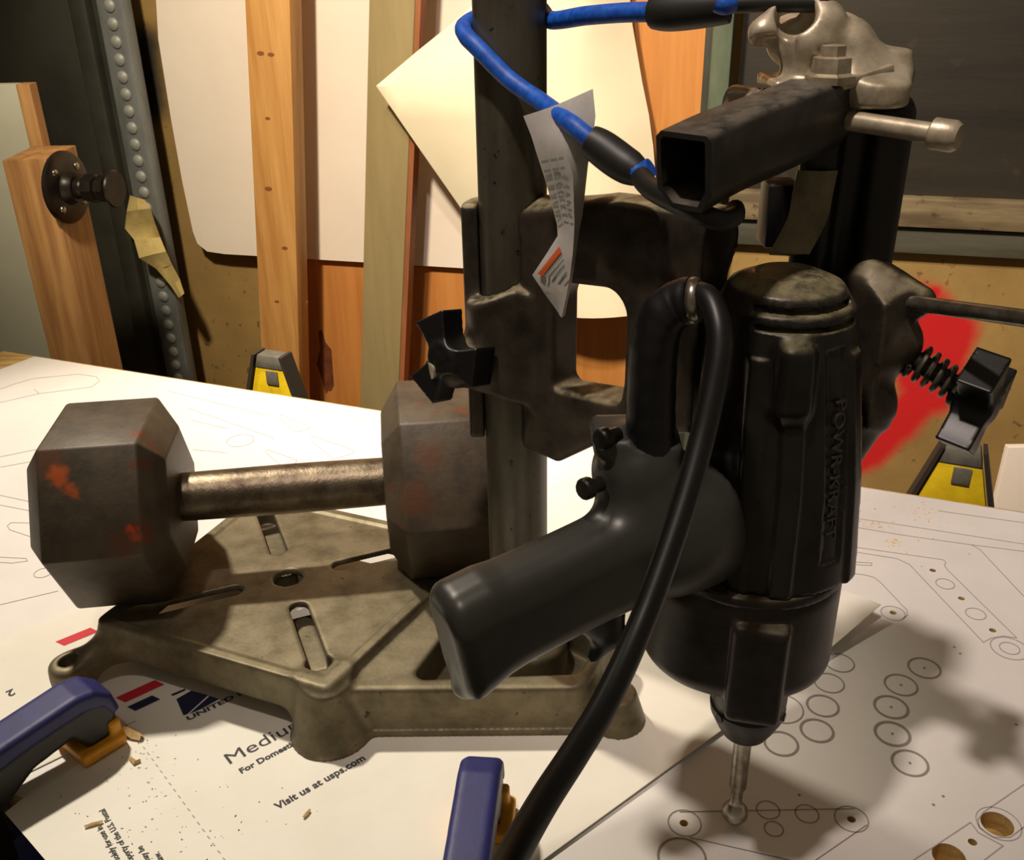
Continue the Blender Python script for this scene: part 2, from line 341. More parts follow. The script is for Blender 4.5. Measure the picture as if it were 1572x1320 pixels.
def sdf_mesh(f, lo, hi, h, frame=None, angle=None):
    """surface nets over f; frame = (origin, ax, ay, az) takes local points to the world"""
    lo, hi = np.array(lo, float)-h*2, np.array(hi, float)+h*2
    n = np.ceil((hi-lo)/h).astype(int)+1
    ax = [lo[i]+h*np.arange(n[i]) for i in range(3)]
    D = np.empty(n)
    for i in range(n[0]):
        Y, Z = np.meshgrid(ax[1], ax[2], indexing='ij')
        D[i] = f(np.stack([np.full(Y.size, ax[0][i]), Y.ravel(), Z.ravel()], 1)).reshape(n[1], n[2])
    ins = D < 0
    c = [ins[i:n[0]-1+i, j:n[1]-1+j, k:n[2]-1+k] for i in (0, 1) for j in (0, 1) for k in (0, 1)]
    act = ~(np.logical_and.reduce(c) | ~np.logical_or.reduce(c))
    idx = np.full(act.shape, -1); cells = np.argwhere(act); idx[act] = np.arange(len(cells))
    acc = np.zeros((len(cells), 3)); cnt = np.zeros(len(cells))
    for axis in range(3):
        o = [a for a in range(3) if a != axis]
        for u in (0, 1):
            for v in (0, 1):
                p0 = cells.copy(); p0[:, o[0]] += u; p0[:, o[1]] += v; p1 = p0.copy(); p1[:, axis] += 1
                d0, d1 = D[tuple(p0.T)], D[tuple(p1.T)]; m_ = (d0 < 0) != (d1 < 0)
                t = np.where(m_, d0/np.where(m_, d0-d1, 1), 0)
                q = p0.astype(float); q[:, axis] += t
                acc[m_] += q[m_]; cnt[m_] += 1
    V = lo+acc/cnt[:, None]*h
    e = h*.05
    for _ in range(2):
        d = f(V); G = np.stack([f(V+np.eye(3)[i]*e)-f(V-np.eye(3)[i]*e) for i in range(3)], 1)/(2*e)
        g2 = np.maximum((G*G).sum(1), .2); V = V-np.clip(d/g2, -h*.5, h*.5)[:, None]*G
    F = []
    for axis in range(3):
        o = [(axis+1) % 3, (axis+2) % 3]
        s0 = [slice(0, n[i]) for i in range(3)]; s0[axis] = slice(0, n[axis]-1); s1 = list(s0); s1[axis] = slice(1, n[axis])
        ch = ins[tuple(s0)] != ins[tuple(s1)]
        E_ = np.argwhere(ch); E_ = E_[(E_[:, o[0]] > 0) & (E_[:, o[1]] > 0) & (E_[:, o[0]] < n[o[0]]-1) & (E_[:, o[1]] < n[o[1]]-1)]
        q = []
        for du, dv in ((0, 0), (-1, 0), (-1, -1), (0, -1)):
            c_ = E_.copy(); c_[:, o[0]] += du; c_[:, o[1]] += dv; q.append(idx[tuple(c_.T)])
        q = np.stack(q, 1); flip = ~ins[tuple(E_.T)]; q[flip] = q[flip][:, ::-1]; F.append(q)
    F = np.concatenate(F); F = F[(F >= 0).all(1)]
    if frame:
        o, a, b, c_ = [np.array(x, float) for x in frame]; V = o+V[:, :1]*a+V[:, 1:2]*b+V[:, 2:]*c_
    me = bpy.data.meshes.new('m'); me.vertices.add(len(V)); me.vertices.foreach_set('co', V.ravel())
    me.loops.add(F.size); me.loops.foreach_set('vertex_index', F.ravel()); me.polygons.add(len(F))
    me.polygons.foreach_set('loop_start', np.arange(0, F.size, 4)); me.update(calc_edges=True); me.validate()
    me.polygons.foreach_set('use_smooth', [True]*len(me.polygons))
    if angle: me.set_sharp_from_angle(angle=math.radians(angle))
    return me

# ================================================================== THE ROOM
TW = Vector((math.cos(math.radians(-15)), math.sin(math.radians(-15)), 0)); NW = Vector((TW.y, -TW.x, 0)); OW = Vector((0, 1.55, 0)); UP = Vector((0, 0, 1))
FLOOR = -.78
def W(s, d, z): return OW+TW*s+NW*d+UP*z
def wbox(s0, s1, d0, d1, z0, z1, bev=0): return frame_box(OW, TW, NW, UP, (s0, d0, z0), (s1, d1, z1), bev)
def wall_local(name, me, m):           # wall pieces keep the wall's own axes so that marks stay put on it
    o = bpy.data.objects.new(name, me); C.objects.link(o)
    R = Matrix((TW, NW, UP)).transposed().to_4x4(); R.translation = OW
    me.transform(R.inverted()); o.matrix_world = R; me.materials.append(M[m]); o['_o'] = list(OW); return o
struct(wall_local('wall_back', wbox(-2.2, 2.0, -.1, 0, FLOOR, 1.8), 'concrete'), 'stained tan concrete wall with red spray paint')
struct(link('wall_left', box((-2.6, -1.0, FLOOR), (-2.5, 2.6, 1.8)), 'concrete'), 'tan concrete side wall')
struct(link('floor', box((-2.6, -1.0, FLOOR-.05), (2.6, 2.6, FLOOR)), 'floor'), 'dark basement floor under the table')
# dark boarding, ledge and band on the right of the wall
s0 = 0.3439
struct(wall_local('trim_1', wbox(s0, 1.9, 0, .012, 0.0662, 1.8), 'darkwall'), 'dark boarded upper wall right of the green post')
struct(wall_local('trim_2', wbox(s0, 1.9, 0, .03, 0.0247, 0.0667, .003), 'ledge'), 'grimy pale ledge under the dark boards')
struct(wall_local('trim_3', wbox(s0, 1.9, 0, .02, -0.0155, 0.0221, .002), 'band'), 'dark green grey band under the ledge')
b0 = 0.0662
# dark upright panel at far left
p = link('dark_panel', wbox(-1.2342, -0.6892, .035, .06, FLOOR, 1.25, .003), 'darkpanel', loc=W(-1.0, .05, FLOOR))
tag(p, 'blackish scuffed sheet standing upright behind the wooden post', 'panel')
t = thing('steel_upright', 'blue grey steel strip with a row of domed rivets', 'upright', W(-0.6088, .07, FLOOR))
sA, sB, sC, sD = -0.6715, -0.6386, -0.6258, -0.5784
link('side_flange', wbox(sA, sB, .03, .088, FLOOR, 1.2, .006), 'darkpanel', t)
link('web', wbox(sB, sC, .03, .07, FLOOR, 1.2), 'darkpanel', t)
link('face_plate', wbox(sC, sD, .055, .08, FLOOR, 1.2, .004), 'steelstrip', t)
rv = lathe([(.0098, 0), (.0092, .0022), (.0064, .0042), (.0026, .0053), (0, .0056)], n=12)
rv.transform(Matrix.Rotation(math.pi/2, 4, 'X')); rv.transform(Matrix.Rotation(math.radians(-15), 4, 'Z')); rv.materials.append(M['rivet'])
zr = 0.3201; sr = -0.6014; dz = 0.0258
for k in range(-4, 26):
    o = bpy.data.objects.new('rivet', rv); C.objects.link(o); o.parent = t; o.location = W(sr, .08, zr-k*dz)-Vector(t['_o'])
# crumpled masking tape stuck on the strip
rows = []
for k, (l, r, dd) in enumerate([((200, 300), (222, 306), .1), ((196, 325), (232, 318), .125), ((193, 350), (238, 340), .11), ((203, 372), (246, 362), .13), ((214, 392), (254, 384), .115), ((236, 412), (263, 404), .13), ((262, 436), (276, 426), .12), ((276, 456), (283, 448), .125)]):
    pass
TAPE = [[(-0.6147,0.0352,0.1),(-0.5878,0.0367,0.12),(-0.5894,0.0288,0.1)],
        [(-0.6122,0.0133,0.12),(-0.5691,0.0258,0.15),(-0.5672,0.0207,0.12)],
        [(-0.6293,-0.0172,0.11),(-0.5924,-0.0073,0.12),(-0.5566,0.0003,0.13)],
        [(-0.6016,-0.03,0.13),(-0.5933,-0.0329,0.11),(-0.5587,-0.0261,0.12)],
        [(-0.6057,-0.064,0.12),(-0.5627,-0.0491,0.14),(-0.5526,-0.0499,0.12)],
        [(-0.577,-0.0802,0.12),(-0.5686,-0.0805,0.11),(-0.5391,-0.0682,0.13)],
        [(-0.5555,-0.1082,0.12),(-0.539,-0.0994,0.13),(-0.5359,-0.0956,0.12)],
        [(-0.5401,-0.1272,0.125),(-0.5345,-0.1234,0.125),(-0.5287,-0.1184,0.125)]]
tp = link('masking_tape', ribbon([[W(s, d, z) for s, z, d in r] for r in TAPE], .0006), 'tape', loc=W(TAPE[0][0][0], .1, TAPE[0][0][1]))
tag(tp, 'crumpled strip of yellowish masking tape hanging on the riveted strip', 'tape')
# grey panel with a wooden edge at the left border
pL = (-0.5875,1.2,0.2594); pR = (-0.5694,1.2,0.2591); pE = (-0.5608,1.2,0.2445)
t = thing('grey_panel', 'pale grey painted panel with a wooden edge at the left border', 'panel', (pL[0], 1.2, FLOOR))
link('painted_face', box((pL[0]-.35, 1.2, FLOOR), (pR[0], 1.218, pL[2]), .001), 'greypanel', t)
link('wooden_edge', box((pR[0], 1.2, FLOOR), (pR[0]+.016, 1.22, pL[2]), .001), 'post', t)
# wooden post with pipe flange
pc = (-0.5163,1.12,0.1898); a = math.radians(-12); px_ = Vector((math.cos(a), math.sin(a), 0)); py_ = Vector((-math.sin(a), math.cos(a), 0))
t = thing('wooden_post', 'short square wooden post sawn off at the top, beside the grey panel', 'post', (pc[0], pc[1], FLOOR))
PW = .058
bm = bmesh.new(); top = pc[2]
q = [bm.verts.new(Vector((pc[0], pc[1], FLOOR))+px_*x+py_*y) for x, y in ((0, 0), (-PW, 0), (-PW, PW), (0, PW))]
q2 = [bm.verts.new(Vector((pc[0], pc[1], zz))+px_*x+py_*y) for x, y, zz in ((0, 0, top), (-PW, 0, top-.004), (-PW, PW, top+.002), (0, PW, top+.004))]
bm.faces.new(q); bm.faces.new(q2)
for k in range(4): bm.faces.new((q[k], q[(k+1) % 4], q2[(k+1) % 4], q2[k]))
bmesh.ops.recalc_face_normals(bm, faces=bm.faces); bmesh.ops.bevel(bm, geom=list(bm.edges), offset=.0015, segments=2, profile=.5, affect='EDGES')
link('timber', bmesh_to(bm), 'post', t)
fc = Vector((pc[0], pc[1], 0))+py_*PW*.32; fc.z = 0.1533
t = thing('pipe_flange', 'black iron floor flange with pipe stub screwed to the post', 'pipe fitting', fc)
link('flange_disc', lathe([(.0, 0), (.039, 0), (.041, .002), (.041, .006), (.038, .008), (.02, .009), (.0175, .012), (.0165, .02), (0, .02)], fc, px_, 36), 'blackiron', t)
for k in range(4):
    an = math.radians(45+90*k); pp = fc+py_*math.cos(an)*.029+UP*math.sin(an)*.029+px_*.008
    link('screw', lathe([(.0045, 0), (.004, .0015), (.002, .0024), (0, .0025)], pp, px_, 12), 'steel_bright', t)
link('pipe_nipple', lathe([(.0125, .018), (.0125, .024), (.0115, .025), (.0125, .026), (.0115, .028), (.0125, .029), (.0125, .031)], fc, px_, 24), 'blackiron', t)
link('coupling', lathe([(.013, .030), (.0165, .031), (.0165, .044), (.0125, .045), (.0125, .047), (.0155, .048), (.0155, .057), (.013, .058)], fc, px_, 8, False), 'blackiron', t)
link('end_cap', lathe([(.012, .057), (.0125, .061), (.0195, .063), (.021, .065), (.020, .067), (0, .067)], fc, px_, 28), 'blackiron', t)
# orange plywood sheet leaning against the wall
t = thing('plywood_sheet', 'orange brown plywood sheet behind the studs and white board', 'plywood', W(.1, .02, FLOOR))
link('sheet', wbox(-0.4202, 0.2974, .003, .02, FLOOR, 1.3, .001), 'ply', t)
st = (-0.3372,-0.274)
pts = [(st[0]+.013*math.cos(k*.52)*(1+.35*math.sin(k*2.3)), st[1]+.062*math.sin(k*.52)*(1+.2*math.cos(k*1.7))) for k in range(12)]
link('stain', prism(pts, .0198, .0204, 0, OW, TW, UP, NW), 'stain', t)
# white foam board
fb = [(-0.5427,0.3803),(-0.5574,0.2691),(-0.5586,0.15),(-0.557,0.0443),(-0.5526,-0.0389),(-0.5477,-0.0604),(-0.5311,-0.0733),(-0.4977,-0.076),(-0.08,-0.0747),(0.0183,-0.0751),(0.0255,0.3736)]
fo = link('foam_board', prism(fb, .026, .034, 0, OW, TW, UP, NW), 'foam', loc=W(fb[5][0], .055, fb[7][1]))
tag(fo, 'large white board with a rounded lower corner, behind the pine stud', 'board')
# pine stud and olive board
def stud(name, label, cat, m, sl_, sr_, d0, d1, lean, s_mid, knots=()):
    t = thing(name, label, cat, W(s_mid, (d0+d1)/2, FLOOR))
    R = Matrix.Translation(W(s_mid, 0, .2)) @ Matrix.Rotation(lean, 4, NW) @ Matrix.Translation(-W(s_mid, 0, .2))
    me = wbox(sl_, sr_, d0, d1, FLOOR-.0, 1.25, .003); 
    if lean: me.transform(R)
    link('timber', me, m, t)
    return t, R
ks = -0.3585; ke = -0.2887
t, R = stud('pine_stud', 'pale pine stud with small knots, standing before the white board', 'lumber', 'pine', ks, ke, .09, .13, math.radians(-5.6), (ks+ke)/2)
for (kx, kz, kr) in [(-0.331,0.2592,0.0055),(-0.3147,0.2576,0.005),(-0.3325,0.1683,0.004),(-0.3462,0.0635,0.006),(-0.331,-0.0291,0.005),(-0.3569,-0.1194,0.004)]:
    me = prism([(kx+kr*math.cos(k*.7)*1.1, kz+kr*.6*math.sin(k*.7)) for k in range(9)], .1298, .1302, 0, OW, TW, UP, NW); link('knot', me, 'knot', t)
os_, oe = -0.18, -0.1117
t, R = stud('olive_board', 'olive painted board leaning between the white boards', 'board', 'olive', os_, oe, .09, .11, math.radians(-6.5), (os_+oe)/2)
me = wbox(oe, oe+.008, .085, .109, FLOOR, 1.25); me.transform(R); link('raw_edge', me, 'olive_edge', t)
# curled cream poster
PO = []
XL = [(0.0024,0.3909),(-0.0078,0.3272),(-0.0491,0.2949),(-0.0934,0.2623),(-0.1472,0.2198),(-0.1211,0.1757),(-0.0941,0.1301),(-0.0651,0.0822),(-0.035,0.0328),(-0.0027,-0.0181),(0.0323,-0.0674),(0.0669,-0.1155)]
XR = [(0.1794,0.3882),(0.191,0.3257),(0.1957,0.2936),(0.2031,0.2608),(0.2129,0.2172),(0.2238,0.1751),(0.2321,0.1318),(0.238,0.0864),(0.243,0.0397),(0.2482,-0.0083),(0.2526,-0.0578),(0.257,-0.1067)]
DL = [.10, .10, .11, .125, .15, .14, .13, .12, .11, .10, .10, .10]
for (l, r, dl) in zip(XL, XR, DL):
    row = []
    for k in range(13):
        u = k/12; s = l[0]+(r[0]-l[0])*u; z = l[1]+(r[1]-l[1])*u
        row.append(W(s, dl+(.085-dl)*u+.03*math.sin(math.pi*u)-(.03*max(0, u-.8)/.2), z))
    PO.append(row)
po = link('cream_poster', ribbon(PO, .0012), 'poster', loc=PO[-1][6])
tag(po, 'curled cream paper sheet behind the steel column, one corner sticking out left', 'poster')
# green steel post
t = thing('green_post', 'grey green steel post between the plywood and the dark boards', 'post', W(0.3148, .05, FLOOR))
g0, g1, g2 = 0.2957, 0.3062, 0.3338
link('front_face', wbox(g1, g2, .025, .07, FLOOR, 1.25, .004), 'greenpost', t)
link('side_lip', wbox(g0, g1, .025, .05, FLOOR, 1.25, .002), 'darkpanel', t)
# white board at the right border
q = (0.6167,1.05,-0.1753)
p = link('white_board', box((q[0]-.012, 1.05, FLOOR), (q[0]+.3, 1.06, q[2]+.012), .001), 'foam', loc=(q[0], 1.05, FLOOR))
tag(p, 'white board edge behind the table at the right border', 'board')

# ================================================================== TABLE
U1 = Vector((.9304, -.3665, 0)); V1 = Vector((.3665, .9304, 0))
def T(a, b, z=0): return U1*a+V1*b+UP*z
BN, BF = .252, .7405
holes = [(0.0956,0.411),(0.0728,0.3819)]; pilots = [(0.0654,0.6342),(0.0833,0.6059),(0.1011,0.5763),(0.0411,0.5742),(-0.0515,0.3575),(0.0272,0.389),(0.0837,0.3949)]
def cutters(z0, z1):
    ms = [lathe([(.0078, z0), (.0078, z1)], T(a, b), UP, 24, False) for a, b in holes]+[lathe([(.0022, z0), (.0022, z1)], T(a, b), UP, 12, False) for a, b in pilots]
    return joined(ms)
def carve(me, cut):
    o = bpy.data.objects.new('a', me); c = bpy.data.objects.new('b', cut); C.objects.link(o); C.objects.link(c)
    md = o.modifiers.new('b', 'BOOLEAN'); md.object = c; md.operation = 'DIFFERENCE'; md.solver = 'EXACT'
    bpy.context.view_layer.update(); dg = bpy.context.evaluated_depsgraph_get(); r = bpy.data.meshes.new_from_object(o.evaluated_get(dg))
    bpy.data.objects.remove(o); bpy.data.objects.remove(c); r.materials.clear(); return r
ZS = -.0002
t = thing('work_table', 'plywood work table top that everything stands on', 'table', T(-.1, .49, FLOOR))
link('table_top', carve(frame_box((0, 0, 0), U1, V1, UP, (-.90, BN, -.0186), (.80, BF, -.0006)), cutters(-.012, .01)), 'board', t)
for a in (-.82, .72):
    for b in (BN+.04, BF-.04):
        link('leg', frame_box((0, 0, 0), U1, V1, UP, (a-.02, b-.02, FLOOR), (a+.02, b+.02, -.0186), .002), 'orangewood', t)
link('apron', frame_box((0, 0, 0), U1, V1, UP, (-.82, BN+.20, -.10), (.72, BN+.22, -.0186), .002), 'orangewood', t)
t = thing('plan_sheet', 'white sheet printed with cutting outlines, covering the table', 'paper', T(-.1, .49, ZS))
link('paper', carve(prism([(-0.8532, BF-.002), (.80, BF-.002), (.80, BN+.002), (-0.8485-.09, BN+.002)], -.0006, ZS, 0, (0, 0, 0), U1, V1, UP), cutters(-.01, .01)), 'sheet', t)
def flatten(lines): return [([T(*p)[:2] for p in pts], w_) for pts, w_ in lines]
LN = [(l, None) for l in (
  [(0.012,0.6876),(0.0322,0.6888),(0.1247,0.6912),(0.181,0.6916)], [(0.011,0.6744),(0.0469,0.6747),(0.0915,0.6776),(0.097,0.6732),(0.1203,0.6262),(0.1446,0.5796)], [(0.0915,0.6776),(0.1257,0.6808),(0.1803,0.6862)],
  [(0.0696,0.72),(0.1286,0.7229),(0.1854,0.7258)], [(0.0105,0.6461),(0.0723,0.6503),(0.074,0.6475),(0.0731,0.6428),(0.0752,0.6377),(0.1149,0.5729)], [(0.0127,0.6397),(0.0411,0.6409),(0.0499,0.6363),(0.0948,0.5616)],
  [(0.0948,0.5609),(0.1,0.5675),(0.1073,0.5723),(0.1149,0.5729)], [(0.0097,0.6254),(0.0249,0.6291),(0.0251,0.6257),(0.0112,0.6225)], [(0.0089,0.6107),(0.0205,0.6123),(0.0275,0.6115),(0.0324,0.6059),(0.0494,0.5801),(0.0499,0.5744),(0.0468,0.5689)],
  [(-0.6466,0.4932),(-0.6144,0.4935)], [(-0.6341,0.4812),(-0.6033,0.4824)], [(-0.5826,0.4702),(-0.6043,0.4635),(-0.6034,0.4588),(-0.597,0.4551),(-0.5647,0.452)], [(-0.574,0.4237),(-0.5543,0.4289),(-0.5508,0.4266),(-0.5597,0.4207),(-0.5686,0.4184)], [(-0.7005,0.5449),(-0.6807,0.5662)], [(-0.6851,0.5302),(-0.6663,0.548)],
  [(-0.5276,0.3791),(-0.5017,0.4051)], [(-0.8223,0.6451),(-0.815,0.6715),(-0.8073,0.69),(-0.7703,0.7152),(-0.7468,0.7159),(-0.7351,0.7075),(-0.7327,0.6927),(-0.7715,0.6625),(-0.7853,0.6696)], [(-0.7957,0.6281),(-0.7715,0.6625)], [(-0.654,0.7111),(-0.5156,0.6937)],
  [(-0.5117,0.6965),(-0.5109,0.6998),(-0.4716,0.687),(-0.4704,0.6817),(-0.4789,0.6731),(-0.5101,0.6941)], [(-0.4839,0.6321),(-0.4831,0.635),(-0.4478,0.6268),(-0.4461,0.6211),(-0.4547,0.6132),(-0.4824,0.63)], [(-0.4595,0.6673),(-0.4575,0.6708),(-0.4095,0.6593),(-0.4076,0.6535),(-0.4183,0.6384),(-0.4575,0.664)],
  [(-0.6045,0.6829),(-0.4953,0.6576),(-0.4896,0.6542)], [(-0.585,0.6623),(-0.5418,0.6584)], [(-0.5465,0.6129),(-0.513,0.6181)], [(-0.5046,0.7219),(-0.4036,0.7177)],
  [(0.0547,0.3708),(0.0831,0.4073),(0.0866,0.4018),(0.0975,0.3975),(0.0867,0.3827)], [(0.1196,0.4564),(0.1099,0.4433),(0.0892,0.4161),(0.0866,0.4103),(0.087,0.4053),(0.0936,0.4014),(0.1011,0.4042),(0.1079,0.4134),(0.1171,0.4259)])]
LD = [([(-0.0551,0.3636),(0.0283,0.3964)], None), ([(-0.0472,0.3496),(0.0079,0.3536)], None), ([(0.0347,0.3878),(0.0109,0.3547)], None)]
for c, r, w_ in (((0.0411,0.5734), .0076, .0007), ((0.0733,0.6197), .006, .0007), ((0.0916,0.5908), .0062, .0007), ((0.11,0.5604), .011, .0007), ((0.11,0.5604), .0058, .0007), ((-0.5285,0.4188), .006, .0006), ((-0.5167,0.642), .012, .0006), ((0.0962,0.4113), .0105, .0005)):
    LN.append((circ(c, r), w_))
for c, r, w_ in (((-0.0512,0.3576), .0082, .0006), ((0.0272,0.389), .0082, .0006), ((-0.013,0.3804), .0058, .0006), ((0.0059,0.3847), .0058, .0006), ((-0.0086,0.3693), .0046, .0006), ((-0.048,0.3366), .0115, .0012),
  ((0.0606,0.523), .0092, .0012), ((0.0478,0.5023), .0092, .0011), ((0.043,0.4806), .0092, .0015), ((0.0444,0.4585), .0092, .0017), ((0.054,0.4388), .0092, .0014),
  ((0.0122,0.5106), .0085, .0008), ((0.0078,0.4896), .0085, .0008), ((0.006,0.4683), .0088, .0013), ((0.0048,0.4467), .0088, .0015), ((-0.0127,0.4297), .009, .0014), ((-0.0159,0.458), .012, .0008)):
    LD.append((circ(c, r), w_))
for c in [(0.0606,0.523),(0.0478,0.5023),(0.043,0.4806),(0.0444,0.4585),(0.054,0.4388),(0.0779,0.5501),(0.0812,0.5447),(0.0658,0.4129),(0.0705,0.4205),(0.0008,0.3959),(0.1092,0.4896),(0.1137,0.4837)]: LD.append((circ(c, .0004, 6), .0008))
for l in flatten(LN): link('printed_outline', strip_lines([l], ZS+.00025, .0006), 'print', t)
for l in flatten(LD): link('printed_ring' if len(l[0]) > 20 else 'printed_mark', strip_lines([l], ZS+.00025, .0006), 'print_dark', t)

# flattened postal carton
U2 = Vector((.777, .63, 0)).normalized(); V2 = Vector((-.63, .777, 0)).normalized()
def Q(p, q, z=0): return U2*p+V2*q+UP*z
ZC = .0006
card = thing('flattened_carton', 'flattened white postal carton with red stripe and eagle mark under the drill stand', 'carton', Q(.27, .38, 0))
def lift(p, q):                                   # the far right corner curls up off the table
    f = max(0, 1-math.hypot((p-.512)/.13, (q-.252)/.16)); return .011*f*f+.0016*max(0, 1-(q-.249)/.03)*min(1, max(0, (p-.1)/.05))
bm = bmesh.new(); out = [(.506, .249), (.500, .519), (.2, .519), (.2, .603), (.03, .606), (.03, .4725), (.0725, .4735), (.1, .474), (.1, .4722), (.0725, .4715), (.0235, .4515), (.031, .405), (.035, .30), (.06, .249)]
# cut the outline into a grid so that the corner can bend
f = bm.faces.new([bm.verts.new((p, q, 0)) for p, q in out])
for k in range(1, 40):
    bmesh.ops.bisect_plane(bm, geom=bm.verts[:]+bm.edges[:]+bm.faces[:], plane_co=(.30+k*.0055, 0, 0), plane_no=(1, 0, 0))
for k in range(1, 20):
    bmesh.ops.bisect_plane(bm, geom=bm.verts[:]+bm.edges[:]+bm.faces[:], plane_co=(0, .249+k*.0135, 0), plane_no=(0, 1, 0))
bmesh.ops.triangulate(bm, faces=[f for f in bm.faces if len(f.verts) > 4])
r = bmesh.ops.extrude_face_region(bm, geom=bm.faces[:])
bmesh.ops.translate(bm, vec=(0, 0, ZC), verts=[v for v in r['geom'] if isinstance(v, bmesh.types.BMVert)])
for v in bm.verts:
    p, q, z = v.co; w_ = Q(p, q, z+lift(p, q)+.0001); v.co = w_
link('card', bmesh_to(bm), 'card', card)
ZP = ZC+.0003
def quad(pts, z=ZP): return mesh([Q(p, q, z) for p, q in pts], [tuple(range(len(pts)))])
SK = .12                                           # the stripes' ends are cut on a slant
for a, b, m, q0 in ((.0895, .112, 'red', .5705), (.1005, .125, 'red', .4925)):
    link('red_stripe', quad([(a+.0005, q0), (b, q0), (b-.003, q0+.0078), (a-.0025, q0+.0078)]), m, card)['label'] = 'red stripe'
link('dark_stripe', quad([(.103, .4815), (.118, .4815), (.1155, .488), (.1005, .488)]), 'navy', card)['label'] = 'dark blue stripe'
# eagle head mark: a wedge with pale slashes
eg = [[(0.1253,0.4754),(0.1351,0.4766),(0.1412,0.4662),(0.1252,0.459),(0.123,0.4595)], [(0.1416,0.4651),(0.1448,0.4587),(0.1334,0.4577),(0.1261,0.4583)], [(0.1242,0.4815),(0.1328,0.4808),(0.1329,0.4792),(0.1249,0.4794)]]
link('eagle_mark', joined([quad(e) for e in eg]), 'navy', card)['label'] = 'dark blue eagle head mark'
def txt(name, s, p, q, size, bold=0, width=None, flip=1, m='ink', ax=None, ay=None):
    link(name, text_mesh(s, size, Q(p, q, ZP), ax or U2*flip, ay or V2*flip, 0, bold, width), m, card)
txt('printed_text', 'UNITED STATES', .1232, .4535, .0052, .0002, .058)
txt('printed_text', 'Medium', .1262, .4065, .0125, 0, .0475)
txt('printed_text', 'For Domestic Use', .1288, .3962, .0056, .0002, .045)
txt('printed_text', 'Visit us at usps.com', .1325, .3612, .0066, .0002, .0535)
txt('printed_text', '2', .0535, .549, .009, .0002, None, -1)
for k, (s, e) in enumerate((('This packaging is the property of the U.S. Postal', .4205), ('Service and is provided solely for use in', .4105), ('sending Priority Mail. Misuse may be', .385), ('a violation of federal law.', .376))):
    p_ = (.0640, .0590, .0702, .0752)[k]
    me = text_mesh(s, .0042, (0, 0, 0), V2, -U2, 0, .0001)
    mx = max(v.co.dot(V2) for v in me.vertices); me.transform(Matrix.Translation(Q(p_, e, ZP)-V2*mx))
    link('printed_text', me, 'ink', card)
cr = [([Q(.0955+.0001*k*1.3, .462-k*.0058)[:2], Q(.0958+.0001*k*1.3, .4595-k*.0058)[:2]], None) for k in range(0, 22)]
link('fold_perforation', strip_lines(cr, ZP, .0005), 'print', card)

# ================================================================== DRILL STAND
BXv = Vector((.9205, -.3907, 0)); BYv = Vector((.3907, .9205, 0)); BO = Vector((-.1453, .5185, ZC+.0002))
stand = thing('drill_press_stand', 'old cast metal drill press stand with square slotted base and steel column', 'drill stand', BO)
ear = (-0.0903,-0.0999); rf = (0.222,-0.0071)
def f_base(P):
    x, y, z = P.T
    sq = s_poly2(x, y, [(-.077, -.077), (.077, -.077), (.097, .077), (-.077, .077)])
    d = ext(sq-.005, z, .0125, .0365, .004)
    d = np.maximum(d, -ext(sq, z, -.02, .0318, .003))
    rim = ext(sq-.0048, z, .033, .0378, .0008); rim = np.maximum(rim, -ext(sq+.0015, z, .03, .06)); d = smin(d, rim, .0012)
    def foot(cx, cy, r0, r1, h):
        rr = r0+(r1-r0)*np.clip(z/h, 0, 1); return np.maximum((np.hypot(x-cx, y-cy)-rr)*.9, np.maximum(z-h, -z))
    for cx, cy, r0 in ((.0755, -.0755, .0235), (-.0755, .0755, .02), (.095, .0755, .02)):
        d = smin(d, foot(cx, cy, r0, .011, .033), .012)
    # corner tab with a bolt hole
    tabf = s_cyl(P, ear, .0115, 0, .0185, .003); d = smin(d, tabf, .012)
    d = smin(d, s_cap(P, (-.074, -.074, .02), (ear[0], ear[1], .009), .011, .006), .012)
    # throat between the plate and the column socket
    o2 = s_poly2(x, y, [(.07, -.068), (.085, .068), (.197, .028), (.197, -.016)])-.012
    body = ext(o2, z, 0, .0325, .003)
    pocket = ext(s_poly2(x, y, [(.122, -.044), (.122, .044), (.196, .018), (.196, -.010)])-.006, z, .009, .06, .003)
    body = smax(body, -pocket, .002)
    body = np.minimum(body, ext(o2-.0022, z, 0, .0042, .0006))
    d = smin(d, body, .004)
    d = smin(d, foot(rf[0], rf[1], .017, .011, .02), .01)
    d = smin(d, s_cyl(P, (.1627, .0033), .0245, 0, .036, .003), .003)
    d = smin(d, s_box(P, (.1425, 0, .018), (.02, .004, .014), .002), .004)
    d = smax(d, -s_cyl(P, ear, .0058, -.01, .03), .001)
    # slots and centre hole
    for a in (-45, 45, 135, 225):
        c, s = math.cos(math.radians(a)), math.sin(math.radians(a)); u = x*c+y*s; v = -x*s+y*c
        sl2 = np.hypot(u-np.clip(u, .034, .09), v)-.0056; sl2 = np.minimum(sl2, np.hypot(u-.0905, v)-.0078)
        d = smax(d, -np.maximum(sl2, .02-z), .0006)
    d = smax(d, -np.maximum(np.hypot(x, y)-.0095, .02-z), .0006)
    for a in (-45, 45, 135, 225):                                   # webs below the slots
        c, s = math.cos(math.radians(a)), math.sin(math.radians(a)); u = x*c+y*s; v = -x*s+y*c
        d = np.minimum(d, np.maximum(np.maximum(np.abs(v)-.009, np.abs(u-.052)-.028), np.abs(z-.0165)-.0055))
    return np.maximum(d, -z)
base = link('base', sdf_mesh(f_base, (-.145, -.12, -.001), (.25, .115, .046), .00155, (BO, BXv, BYv, UP)), 'cast', stand)
link('column', lathe([(.0158, .004), (.0162, .005), (.0162, .62), (.0155, .622)], Vector((.0023, .4595, BO.z)), UP, 48), 'steel', stand)
CO = Vector((.0023, .4595, 0)); E1 = Vector((.6963, -.7178, 0)); N1 = Vector((-.7178, -.6963, 0))
